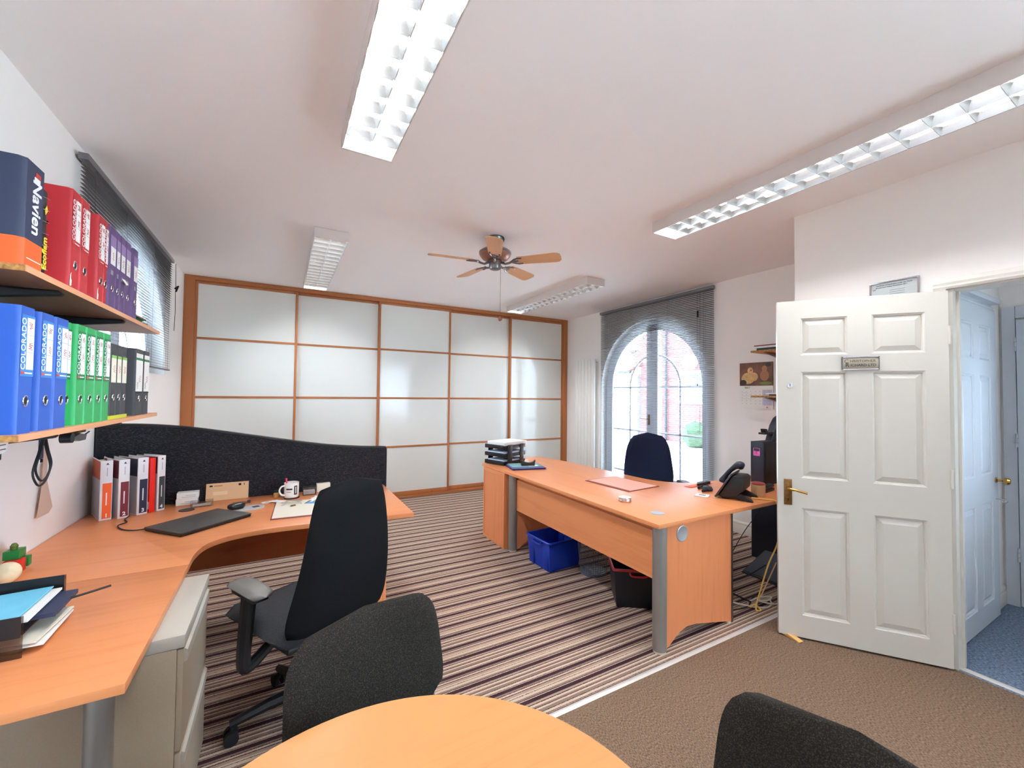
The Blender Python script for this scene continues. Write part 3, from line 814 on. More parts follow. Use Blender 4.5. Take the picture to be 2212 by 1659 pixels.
# ------------------------------------------------------------------ ceiling fan
fan = thing('ceiling_fan', 'five-blade ceiling fan with tan wooden blades and pewter hub', 'ceiling fan', (1.525, 3.036, ZC))
MB().lathe([(0.075, -0.001), (0.078, -0.012), (0.070, -0.032), (0.045, -0.046), (0.02, -0.05), (0.0, -0.05)], n=28).build('canopy', M['pewter'], fan)
MB().cyl((0, 0, -0.04), (0, 0, -0.10), 0.013, n=12).build('down_rod', M['pewter'], fan)
MB().lathe([(0.02, -0.075), (0.06, -0.085), (0.112, -0.105), (0.132, -0.125), (0.132, -0.135), (0.128, -0.150), (0.105, -0.178), (0.070, -0.192), (0.0, -0.192)], n=36).build('motor_housing', M['fan_motor'], fan)
MB().lathe([(0.128, -0.118), (0.134, -0.122), (0.134, -0.136), (0.128, -0.140)], n=36).build('motor_band', M['pewter'], fan)
MB().lathe([(0.062, -0.190), (0.066, -0.200), (0.055, -0.212), (0.050, -0.216), (0.050, -0.248), (0.044, -0.262), (0.022, -0.270), (0.0, -0.271)], n=28).build('switch_housing', M['pewter'], fan)
# blade: local x outwards
bw = []
def blade_mesh():
    out = [(0.195, -0.048), (0.200, -0.052), (0.50, -0.066), (0.53, -0.060), (0.548, -0.040), (0.552, 0.0), (0.548, 0.040), (0.53, 0.060), (0.50, 0.066), (0.200, 0.052), (0.195, 0.048)]
    return MB().prism(out, 'z', -0.003, 0.003).mesh('blade', M['fan_wood'])
def iron_mesh():
    mb = MB().tube([(0.055, 0, -0.004), (0.09, 0, -0.022), (0.125, 0, -0.016), (0.15, 0, -0.004)], [0.011, 0.009, 0.009, 0.010], 10)
    for s in (-1, 1):
        mb.tube([(0.14, 0, -0.008), (0.165, s * 0.025, -0.006), (0.20, s * 0.040, -0.006), (0.235, s * 0.038, -0.006)], [0.008, 0.007, 0.007, 0.006], 8)
    return mb.box(0.14, 0.20, -0.012, 0.012, -0.008, -0.003).mesh('blade_iron', M['pewter'])
bm_, im_ = blade_mesh(), iron_mesh()
for k in range(5):
    a = math.radians(26.5 + 72 * k)
    o = inst(bm_, 'blade', fan); o.matrix_local = Matrix.Rotation(a, 4, 'Z') @ Matrix.Translation((0, 0, -0.205)) @ Matrix.Rotation(math.radians(-13), 4, 'X')
    q = inst(im_, 'blade_iron', o)
MB().cyl((0.035, -0.035, -0.25), (0.035, -0.035, -0.66), 0.0016, n=6).build('pull_chain', M['old_brass'], fan)
MB().lathe([(0.0, -0.655), (0.009, -0.660), (0.016, -0.672), (0.015, -0.686), (0.008, -0.694), (0.0, -0.695)], 0.035, -0.035, 16).build('chain_knob', M['fan_motor'], fan)

# ------------------------------------------------------------------ left wall shelves
SX = -0.585
def wall_shelf(name, label, z, y0, y1, t=0.016):
    s = thing(name, label, 'shelf', (XL, y0, z))
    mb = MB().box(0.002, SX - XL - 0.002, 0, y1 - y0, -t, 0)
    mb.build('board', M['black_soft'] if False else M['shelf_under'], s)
    rbox('top_facing', M['shelf'], s, 0.002, SX - XL - 0.002, 0, y1 - y0, 0, 0.0012)
    rbox('front_edging', M['shelf'], s, SX - XL - 0.002, SX - XL, 0, y1 - y0, -t, 0.0012)
    rbox('raw_end', M['chip'], s, 0.002, SX - XL - 0.002, -0.002, 0, -t, 0.0012)
    return s
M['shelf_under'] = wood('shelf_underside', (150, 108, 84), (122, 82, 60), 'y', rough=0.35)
def bracket(s, y):
    mb = MB().prism([(0.0, -0.016), (0.355, -0.016), (0.362, -0.024), (0.355, -0.030), (0.02, -0.075), (0.0, -0.075)], 'y', y - 0.014, y + 0.014)
    mb.box(0.0, 0.006, y - 0.014, y + 0.014, -0.16, -0.016)
    return mb.build('bracket', M['black'], s, 0.003)
su = wall_shelf('wall_shelf', 'upper beech shelf on the left wall carrying red and purple files', 1.773, 1.548, 2.903)
bracket(su, 0.265); bracket(su, 0.855)
sl = wall_shelf('wall_shelf', 'lower beech shelf on the left wall carrying blue and green files', 1.330, 1.548, 2.903)
bracket(sl, 0.265); bracket(sl, 0.855)
ZU, ZL = 1.7745, 1.3315

# ------------------------------------------------------------------ lever arch files
XP, YP, ZP = (1, 0, 0), (0, 1, 0), (0, 0, 1)
def case(o, w, h, d, m, t=0.003, ch=0.010):
    out = [(-d, 0), (-ch, 0), (0, ch * 0.7), (0, w - ch * 0.7), (-ch, w), (-d, w), (-d, w - t), (-ch - 0.002, w - t), (-t, w - ch), (-t, ch), (-ch - 0.002, t), (-d, t)]
    return MB().prism(out, 'z', 0, h).build('case', m, o)
def ringhole(o, y, z, r=0.0115):
    MB().cyl((0.0006, y, z), (0.0010, y, z), r * 0.8, n=20).build('finger_hole', M['black_soft'], o)
    n = 20
    pts = [(0.0008, y + r * math.cos(2 * PI * i / n), z + r * 1.25 * math.sin(2 * PI * i / n)) for i in range(n)]
    MB().tube(pts, 0.0016, 6, True).build('finger_ring', M['chrome'], o)
def scrawl(o, y0, y1, z0, z1, seed, m):
    rr = random.Random(seed)
    mb = MB(); n = 9
    pts = [(0.0022, y0 + (y1 - y0) * rr.random() * 0.3 + (y1 - y0) * 0.7 * (0.5 + 0.5 * math.sin(i * 2.3 + seed)), z0 + (z1 - z0) * i / n) for i in range(n + 1)]
    mb.tube(pts, 0.0006, 4)
    return mb.build('handwriting', m, o)
def lever_file(y, z, w, h, m, label, style, group, x=-0.60, d=0.285, tint=None, word='COLORADO', seed=0, rivets=False, lean=0.0):
    o = thing('lever_arch_file', label, 'file', (x, y, z), 0, group)
    o.rotation_euler = (lean, 0, 0)
    case(o, w, h, d, m)
    rbox('papers', M['paper'], o, -d + 0.015, -0.02, 0.006, w - 0.006, 0.006, h - 0.02)
    if rivets:
        for zz_ in (h * 0.345, h * 0.62):
            MB().cyl((-0.055, 0.0002, zz_), (-0.055, -0.0022, zz_), 0.005, n=14).build('rivet', M['chrome'], o)
    e = 0.0006
    if style == 'colorado':
        rbox('label_ground', tint or m, o, e, e + 0.0003, w * 0.12, w * 0.95, h * 0.45, h * 0.935)
        rbox('spine_label', M['paper'], o, e + 0.0003, e + 0.0010, w * 0.46, w * 0.90, h * 0.505, h * 0.915)
        for k in (1, 2):
            zz_ = h * (0.505 + 0.41 * k / 3.0)
            rbox('label_rule', M['grey_ink'], o, e + 0.0009, e + 0.0013, w * 0.46, w * 0.90, zz_ - 0.0005, zz_ + 0.0005)
        scrawl(o, w * 0.5, w * 0.86, h * 0.66, h * 0.72, seed, M['red_ink']); scrawl(o, w * 0.5, w * 0.86, h * 0.83, h * 0.88, seed + 3, M['red_ink'])
        text('spine_lettering', word, 0.030, M['white_ink'], o, (e + 0.0008, w * 0.27, h * 0.705), ZP, (0, -1, 0), sx=0.82 * h / 0.34)
        rbox('maker_mark', M['toy_red'], o, e + 0.0002, e + 0.0008, w * 0.16, w * 0.34, h * 0.468, h * 0.490)
        rbox('maker_line', M['white_ink'], o, e + 0.0002, e + 0.0008, w * 0.40, w * 0.86, h * 0.472, h * 0.482)
        ringhole(o, w * 0.52, h * 0.255)
    elif style == 'purple':
        rbox('label_ground', M['f_purple_l'], o, e, e + 0.0003, w * 0.10, w * 0.95, h * 0.72, h * 0.90)
        rbox('spine_label', M['paper'], o, e + 0.0003, e + 0.0009, w * 0.15, w * 0.88, h * 0.545, h * 0.76)
        scrawl(o, w * 0.3, w * 0.7, h * 0.60, h * 0.70, seed, M['red_ink'])
        rbox('badge', M['grey_ink'], o, e, e + 0.0006, w * 0.25, w * 0.60, h * 0.42, h * 0.475)
        ringhole(o, w * 0.52, h * 0.255, 0.010)
    elif style == 'black_lime':
        rbox('spine_label', M['paper2'], o, e, e + 0.0007, w * 0.10, w * 0.92, h * 0.46, h * 0.84)
        rbox('label_band', M['lime'], o, e, e + 0.0009, w * 0.10, w * 0.92, h * 0.80, h * 0.84)
        scrawl(o, w * 0.25, w * 0.8, h * 0.60, h * 0.70, seed, M['red_ink'])
        ringhole(o, w * 0.55, h * 0.25, 0.010)
    elif style == 'black_white':
        rbox('spine_label', M['paper'], o, e, e + 0.0007, w * 0.06, w * 0.94, h * 0.36, h * 0.93)
        rbox('label_band', M['f_green_d'], o, e, e + 0.0010, w * 0.06, w * 0.94, h * 0.83, h * 0.865)
        rbox('label_band', M['ink'], o, e, e + 0.0010, w * 0.06, w * 0.94, h * 0.335, h * 0.350)
        scrawl(o, w * 0.3, w * 0.8, h * 0.50, h * 0.60, seed, M['red_ink']); scrawl(o, w * 0.15, w * 0.4, h * 0.40, h * 0.50, seed + 1, M['ink'])
        ringhole(o, w * 0.55, h * 0.25, 0.011)
    return o
G1, G2, G3, G4, G5 = 'blue files on the lower shelf', 'green files on the lower shelf', 'black files on the lower shelf', 'red files on the upper shelf', 'purple files on the upper shelf'
HF = 0.340
for i, (y, w, lab) in enumerate([(1.566, 0.080, 'blue lever arch file nearest the camera on the lower shelf'), (1.674, 0.080, 'middle blue lever arch file on the lower shelf'), (1.764, 0.090, 'blue lever arch file touching the first green file')]):
    lever_file(y, ZL, w, HF, M['f_blue'], lab, 'colorado', G1, tint=M['f_blue_l'], seed=i, rivets=True)
for i, (y, w, x, lab) in enumerate([(1.857, 0.056, -0.612, 'green lever arch file half hidden behind the third blue file'), (1.915, 0.073, -0.60, 'second green lever arch file from the blue files'), (1.990, 0.083, -0.60, 'third green lever arch file, middle of the green five'),
                                    (2.075, 0.074, -0.60, 'fourth green lever arch file from the blue files'), (2.151, 0.077, -0.60, 'last green lever arch file, touching the slim black files')]):
    lever_file(y, ZL, w, HF, M['f_green'], lab, 'colorado', G2, x=x, tint=M['f_green_d'], seed=10 + i)
yf = rbox('card_folder', M['f_yellow'], None, -0.83, -0.596, 2.234, 2.440, ZL, ZL + 0.015, 0.002)
tag(yf, 'yellow-green card folder lying flat under the slim black files', 'folder')
for i, (y, w, lab) in enumerate([(2.236, 0.066, 'slim black file with lime label, next to the last green file'), (2.306, 0.058, 'slim black file with lime label, middle of three'), (2.368, 0.066, 'slim black file with lime label, beside the wide black files')]):
    lever_file(y, ZL + 0.0155, w, 0.293, M['f_black'], lab, 'black_lime', G3, seed=20 + i, d=0.23)
for i, (y, w, lab) in enumerate([(2.560, 0.118, 'wide black file with tall white label, left of the shelf-end pair'), (2.690, 0.100, 'black file with tall white label at the far end of the lower shelf')]):
    lever_file(y, ZL, w, 0.318, M['f_black'], lab, 'black_white', G3, seed=30 + i)
# upper shelf
nv = thing('ring_binder', 'wide navy and orange binder at the near end of the upper shelf', 'file', (-0.60, 1.563, ZU))
case(nv, 0.108, 0.290, 0.285, M['f_navy'], ch=0.014)
rbox('papers', M['paper'], nv, -0.27, -0.02, 0.006, 0.10, 0.006, 0.27)
o_ = MB().prism([(-0.2855, -0.0006), (-0.0142, -0.0006), (0.0006, 0.0096), (0.0006, 0.0984), (-0.014, 0.1086), (-0.2855, 0.1086), (-0.2855, 0.1081), (-0.0142, 0.1081), (0.0001, 0.0984), (0.0001, 0.0097), (-0.0144, -0.0001), (-0.2855, -0.0001)], 'z', 0.0005, 0.076).build('orange_band', M['f_orange'], nv)
text('spine_lettering', 'Navien', 0.062, M['white_ink'], nv, (0.0009, 0.060, 0.172), (0, 0, -1), YP, sx=0.86, bold=0.0012)
rbox('logo_mark', M['toy_red'], nv, 0.0004, 0.0010, 0.052, 0.078, 0.258, 0.270)
rbox('logo_mark', M['white_ink'], nv, 0.0004, 0.0010, 0.046, 0.076, 0.238, 0.256)
rbox('web_address', M['white_ink'], nv, 0.0008, 0.0012, 0.020, 0.094, 0.025, 0.0275)
for zz_ in (0.10, 0.20):
    MB().cyl((-0.075, 0.0002, zz_), (-0.075, -0.0022, zz_), 0.006, n=14).build('rivet', M['chrome'], nv)
ec = thing('wire_bound_catalogue', 'black wire-bound catalogue between the navy binder and red files', 'book', (-0.612, 1.677, ZU))
MB().prism([(-0.20, 0), (-0.012, 0), (-0.003, 0.008), (0.0, 0.028), (-0.003, 0.048), (-0.012, 0.056), (-0.20, 0.056)], 'z', 0, 0.255).build('cover', M['black'], ec)
for k in range(7):
    z = 0.02 + k * 0.035
    MB().tube([(0.0015, 0.004, z), (0.002, 0.028, z + 0.004), (0.0005, 0.054, z + 0.008)], 0.0009, 5).build('wire_loop', M['chrome'], ec)
text('spine_lettering', 'Ecoflam', 0.034, M['yellow_ink'], ec, (0.0012, 0.032, 0.072), ZP, (0, -1, 0), sx=0.9, bold=0.0008)
MB().prism([(0.03, 0.185), (0.042, 0.20), (0.036, 0.215), (0.026, 0.20)], 'x', 0.0008, 0.0014).build('logo_mark', M['yellow_ink'], ec)
for i, (y, w, lab, x) in enumerate([(1.838, 0.074, 'red lever arch file next to the black catalogue', -0.60), (1.914, 0.072, 'second red lever arch file from the black catalogue', -0.60),
                                    (2.062, 0.066, 'third red lever arch file with a torn corner', -0.60), (2.130, 0.040, 'narrow red lever arch file beside the purple files', -0.602)]):
    o = lever_file(y, ZU, w, 0.325, M['f_red'], lab, 'colorado', G4, x=x, tint=M['f_red'], seed=40 + i, rivets=(i in (0, 2)))
    if i in (0, 2):
        MB().prism([(0.004, 0.010), (0.016, 0.012), (0.018, 0.030), (0.012, 0.036), (0.014, 0.055), (0.006, 0.045)], 'x', 0.0004, 0.0009).build('torn_patch', M['paper2'], o)
for i, (y, w, x, lab) in enumerate([(2.186, 0.074, -0.602, 'purple file touching the red files'), (2.262, 0.048, -0.602, 'slim purple file, second from the red files'), (2.312, 0.064, -0.602, 'purple file with a peeling label, third from the red files'),
                                    (2.378, 0.070, -0.602, 'purple file, fourth from the red files'), (2.482, 0.072, -0.602, 'last purple file standing apart beside the green folders')]):
    o = lever_file(y, ZU, w, 0.328, M['f_purple'], lab, 'purple', G5, x=x, seed=50 + i)
    if i == 2:
        MB().add([(0.001, 0.02, 0.15), (0.001, 0.06, 0.155), (0.012, 0.065, 0.135), (0.014, 0.03, 0.125)], [(0, 1, 2, 3)]).build('peeling_corner', M['paper'], o)
zc = ZU
for k in range(7):
    t = 0.0062
    o = rbox('card_folder', M['f_folder_green'] if k != 6 else mat('olive_card', (128, 136, 100), 0.7), None, -0.86 + 0.01 * (k % 3), -0.625 - 0.008 * ((k * 2) % 3), 2.568 + 0.004 * (k % 2), 2.862 - 0.018 * ((k * 3) % 4), zc, zc + t, 0.0015)
    labs = ['lowest dark green card folder at the far end of the upper shelf', 'second dark green folder from the shelf in the upper stack', 'third dark green folder from the shelf in the upper stack', 'middle dark green folder of the stack beside the purple files',
            'third dark green folder from the top of the upper-shelf stack', 'dark green folder just under the olive one on the upper shelf', 'pale olive folder on top of the green folder stack']
    tag(o, labs[k], 'folder', 'green folders on the upper shelf')
    zc += t + 0.0006

# ================================================================== FURNITURE
def arc(cx, cy, r, a0, a1, n):
    return [(cx + r * math.cos(math.radians(a0 + (a1 - a0) * i / n)), cy + r * math.sin(math.radians(a0 + (a1 - a0) * i / n))) for i in range(n + 1)]
def smooth_path(pts, n=6):
    """Catmull-Rom through 2d or 3d points"""
    out = []
    P = [Vector(p) for p in pts]
    for i in range(len(P) - 1):
        p0 = P[max(i - 1, 0)]; p1 = P[i]; p2 = P[i + 1]; p3 = P[min(i + 2, len(P) - 1)]
        for k in range(n):
            t = k / n
            out.append(tuple(0.5 * ((2 * p1) + (-p0 + p2) * t + (2 * p0 - 5 * p1 + 4 * p2 - p3) * t * t + (-p0 + 3 * p1 - 3 * p2 + p3) * t ** 3)))
    out.append(tuple(P[-1]))
    return out

# ------------------------------------------------------------------ left corner desk
ld = thing('corner_desk', 'long beech corner desk along the left wall with curved inner edge', 'desk', (-0.64, 2.4, 0))
ox, oy = 0.64, -2.4
def lp(pts): return [(x + ox, y + oy) for x, y in pts]
MB().prism(lp([(-0.962, 1.362), (-0.318, 1.362), (-0.318, 2.165), (-0.962, 2.165)]), 'z', 0.705, 0.73).build('desk_top', M['beech_x'], ld, 0.0018)
inner = smooth_path([(-0.318, 2.168), (-0.316, 2.30), (-0.285, 2.42), (-0.20, 2.500), (-0.06, 2.535), (0.16, 2.530), (0.42, 2.502), (0.718, 2.478)], 6)
MB().prism(lp([(-0.962, 2.1665), (-0.3185, 2.1665)] + inner + [(0.722, 3.360), (-0.962, 3.360)]), 'z', 0.705, 0.73).build('desk_top', M['beech_x'], ld, 0.0018)
rbox('modesty_panel', M['beech_x'], ld, -0.94 + ox, 0.58 + ox, 3.315 + oy, 3.333 + oy, 0.30, 0.704)
rbox('modesty_panel', M['beech_y'], ld, -0.935 + ox, -0.917 + ox, 1.40 + oy, 3.31 + oy, 0.30, 0.704)
MB().cyl((-0.400 + ox, 1.50 + oy, 0.0), (-0.400 + ox, 1.50 + oy, 0.7045), 0.03, n=24).build('leg', M['silver'], ld)
MB().cyl((-0.88 + ox, 1.50 + oy, 0.0), (-0.88 + ox, 1.50 + oy, 0.7045), 0.03, n=24).build('leg', M['silver'], ld)
MB().cyl((0.65 + ox, 3.27 + oy, 0.0), (0.65 + ox, 3.27 + oy, 0.7045), 0.03, n=24).build('leg', M['silver'], ld)
MB().cyl((-0.88 + ox, 3.27 + oy, 0.0), (-0.88 + ox, 3.27 + oy, 0.7045), 0.03, n=24).build('leg', M['silver'], ld)
MB().lathe([(0.040, 0.7302), (0.040, 0.732), (0.037, 0.7330), (0.034, 0.7322), (0.0, 0.7322)], -0.482 + ox, 3.153 + oy, 28).build('cable_grommet', M['black'], ld)

ds = thing('desk_screen', 'dark charcoal fabric desk screen with sweeping wave-shaped top', 'desk screen', (-0.115, 3.377, 0.735))
top = smooth_path([(-0.955, 1.05), (-0.955, 1.205), (-0.950, 1.222), (-0.935, 1.231), (-0.75, 1.229), (-0.53, 1.207), (-0.285, 1.163), (-0.012, 1.110), (0.288, 1.056), (0.53, 1.028), (0.715, 1.016), (0.728, 1.010), (0.734, 0.998), (0.735, 0.90)], 5)
out = [(x + 0.115, z - 0.735) for x, z in top] + [(0.735 + 0.115, -0.08), (-0.955 + 0.115, -0.08)]
MB().prism(out, 'y', -0.014, 0.014).build('panel', M['screen'], ds, 0.003)
MB().tube([(x, -0.0, z) for x, z in [out[-1]] + out[:-1]], 0.0155, 8).build('edge_trim', M['black_soft'], ds)

pd = thing('desk_pedestal', 'beech drawer pedestal with open shelf under the left desk', 'drawer unit', (0.365, 2.80, 0))
rbox('side_panel', M['beech_z'], pd, -0.185, -0.168, -0.30, 0.30, 0.0, 0.70)
rbox('side_panel', M['beech_z'], pd, 0.182, 0.20, -0.30, 0.30, 0.0, 0.70)
rbox('back_panel', M['beech_z'], pd, -0.168, 0.182, 0.282, 0.30, 0.0, 0.70)
rbox('top_panel', M['beech_x'], pd, -0.168, 0.182, -0.30, 0.282, 0.685, 0.70)
rbox('shelf_panel', M['beech_x'], pd, -0.168, 0.182, -0.29, 0.282, 0.560, 0.575)
for z0, z1 in ((0.415, 0.552), (0.03, 0.408)):
    dw = rbox('drawer', M['beech_x'], pd, -0.166, 0.180, -0.302, 0.27, z0, z1, 0.002)
    rbox('handle_lip', M['beech_x'], dw, -0.166, 0.180, -0.306, -0.300, z1 - 0.012, z1 - 0.002)

fc = thing('filing_cabinet', 'grey steel filing cabinet pushed under the left desk', 'filing cabinet', (-0.55, 1.86, 0))
rbox('body', M['cab'], fc, -0.30, 0.290, -0.245, 0.245, 0.03, 0.660, 0.003)
rbox('top', M['cab_top'], fc, -0.30, 0.310, -0.245, 0.245, 0.6605, 0.700, 0.004)
rbox('plinth', M['black_soft'], fc, -0.28, 0.27, -0.23, 0.23, 0.0, 0.03)
for z0, z1 in ((0.035, 0.340), (0.348, 0.655)):
    dw = rbox('drawer', M['cab'], fc, 0.2905, 0.306, -0.240, 0.240, z0, z1, 0.002)
    MB().prism([(0.306, z1 - 0.05), (0.314, z1 - 0.045), (0.314, z1 - 0.012), (0.306, z1 - 0.006)], 'y', -0.225, 0.225).build('handle', M['cab_top'], dw)
MB().cyl((0.306, 0.20, 0.60), (0.312, 0.20, 0.60), 0.009, n=14).build('lock', M['chrome'], fc)

# ------------------------------------------------------------------ right L-shaped desk
rdk = thing('corner_desk', 'beech L-shaped desk with silver post legs facing the wardrobe', 'desk', (2.3, 2.8, 0))
ox, oy = -2.3, -2.8
far = arc(2.58, 4.02, 0.085, 60, 0, 5)
inn = smooth_path([(2.70, 3.90), (2.74, 3.55), (2.765, 3.10), (2.775, 2.78), (2.80, 2.55), (2.87, 2.40), (3.00, 2.31), (3.20, 2.27), (3.6, 2.26), (4.28, 2.26)], 6)
poly = [(1.862, 1.628), (4.28, 1.628)] + inn[::-1] + [(2.665, 4.05), (2.64, 4.085), (2.60, 4.095), (1.862, 3.955)]
MB().prism(lp(poly), 'z', 0.705, 0.73).build('desk_top', M['beech_y'], rdk, 0.0018)
for y in (1.665, 3.375):
    MB().cyl((1.913 + ox, y + oy, 0.012), (1.913 + ox, y + oy, 0.7045), 0.040, n=28).build('leg', M['silver'], rdk)
    MB().cyl((1.913 + ox, y + oy, 0.0), (1.913 + ox, y + oy, 0.012), 0.036, n=28).build('foot', M['white_cable'], rdk)
    pts = [(1.955, 0.004), (1.985, 0.014), (2.03, 0.045), (2.08, 0.072), (2.14, 0.086), (2.22, 0.080), (2.565, 0.008), (2.565, 0.7045), (1.955, 0.7045)]
    MB().prism([(x + ox, z) for x, z in pts], 'y', y - 0.009 + oy, y + 0.009 + oy).build('end_panel', M['beech_z'], rdk)
    rbox('panel_edge', M['pewter'], rdk, 2.566 + ox, 2.582 + ox, y - 0.012 + oy, y + 0.012 + oy, 0.0, 0.7045)
    MB().cyl((2.55 + ox, y + oy, 0.0), (2.55 + ox, y + oy, 0.008), 0.014, n=14).build('foot', M['white_cable'], rdk)
rbox('modesty_panel', M['beech_y'], rdk, 1.932 + ox, 1.950 + ox, 1.70 + oy, 3.345 + oy, 0.378, 0.660)
rbox('modesty_rail', M['beech_y'], rdk, 1.955 + ox, 1.973 + ox, 1.70 + oy, 3.345 + oy, 0.60, 0.7045)
rbox('rear_panel', M['beech_x'], rdk, 2.60 + ox, 2.618 + ox, 3.39 + oy, 3.93 + oy, 0.0, 0.7045)
gg = mat('silver_grommet', (176, 178, 182), 0.4, metal=0.5)
MB().lathe([(0.041, 0.7302), (0.041, 0.732), (0.036, 0.7335), (0.0, 0.7335)], 2.043 + ox, 1.795 + oy, 28).build('cable_grommet', gg, rdk)
g = MB().lathe([(0.048, 0.0), (0.048, 0.003), (0.043, 0.005), (0.041, 0.0042), (0.0, 0.0042)], n=32).build('cable_grommet', gg, rdk)
g.matrix_local = Matrix.Translation((2.092 + ox, 1.6558 + oy, 0.640)) @ Matrix.Rotation(PI / 2, 4, 'X')

ep = thing('desk_end_cupboard', 'beech cupboard standing under the far end of the right desk', 'cupboard', (2.05, 3.67, 0))
rbox('side_panel', M['beech_z'], ep, -0.195, 0.50, -0.225, -0.207, 0.0, 0.704)
rbox('side_panel', M['beech_z'], ep, -0.195, 0.50, 0.207, 0.225, 0.0, 0.704)
rbox('back_panel', M['beech_z'], ep, -0.190, -0.176, -0.207, 0.207, 0.03, 0.665)
rbox('top_rail', M['beech_y'], ep, -0.195, -0.176, -0.207, 0.207, 0.668, 0.704)
rbox('plinth', M['beech_y'], ep, -0.195, -0.176, -0.207, 0.207, 0.0, 0.027)
rbox('door', M['beech_z'], ep, 0.482, 0.50, -0.205, 0.205, 0.03, 0.70)

bp_ = thing('under_desk_pedestal', 'black pedestal with rounded silver-grey corner under the right desk', 'drawer unit', (3.98, 2.02, 0))
rbox('body', M['navy_dark'], bp_, -0.19, 0.25, -0.10, 0.23, 0.0, 0.70, 0.004)
MB().cyl((-0.17, -0.10, 0.0), (-0.17, -0.10, 0.70), 0.062, n=24).build('corner_post', mat('dark_graphite', (64, 68, 78), 0.35, metal=0.3), bp_)
rbox('front_panel', M['navy_dark'], bp_, -0.11, 0.25, -0.15, -0.101, 0.0, 0.70, 0.004)
fr_ = thing('footrest', 'black wedge-shaped footrest on the carpet under the right desk', 'footrest', (3.36, 2.02, 0), 0)
MB().prism([(0.0, 0.0), (0.005, 0.010), (0.34, 0.125), (0.37, 0.115), (0.37, 0.0)], 'y', -0.25, 0.06).build('wedge', M['black'], fr_, 0.004)
MB().prism([(0.02, 0.0165), (0.335, 0.125), (0.335, 0.128), (0.02, 0.0195)], 'y', -0.24, 0.05).build('tread', mat('dark_grey_rubber', (72, 78, 90), 0.6), fr_)

# ------------------------------------------------------------------ round table
rt_ = thing('round_table', 'pale beech round meeting table in the foreground', 'table', (0.154, 0.548, 0))
MB().lathe([(0.0, 0.703), (0.452, 0.703), (0.458, 0.706), (0.461, 0.716), (0.459, 0.727), (0.455, 0.730), (0.0, 0.730)], n=96).build('table_top', M['table_top'], rt_)
MB().cyl((0, 0, 0.03), (0, 0, 0.703), 0.038, n=24).build('column', M['silver'], rt_)
MB().lathe([(0.28, 0.0), (0.28, 0.012), (0.25, 0.020), (0.06, 0.034), (0.0, 0.034)], n=40).build('base', M['silver'], rt_)

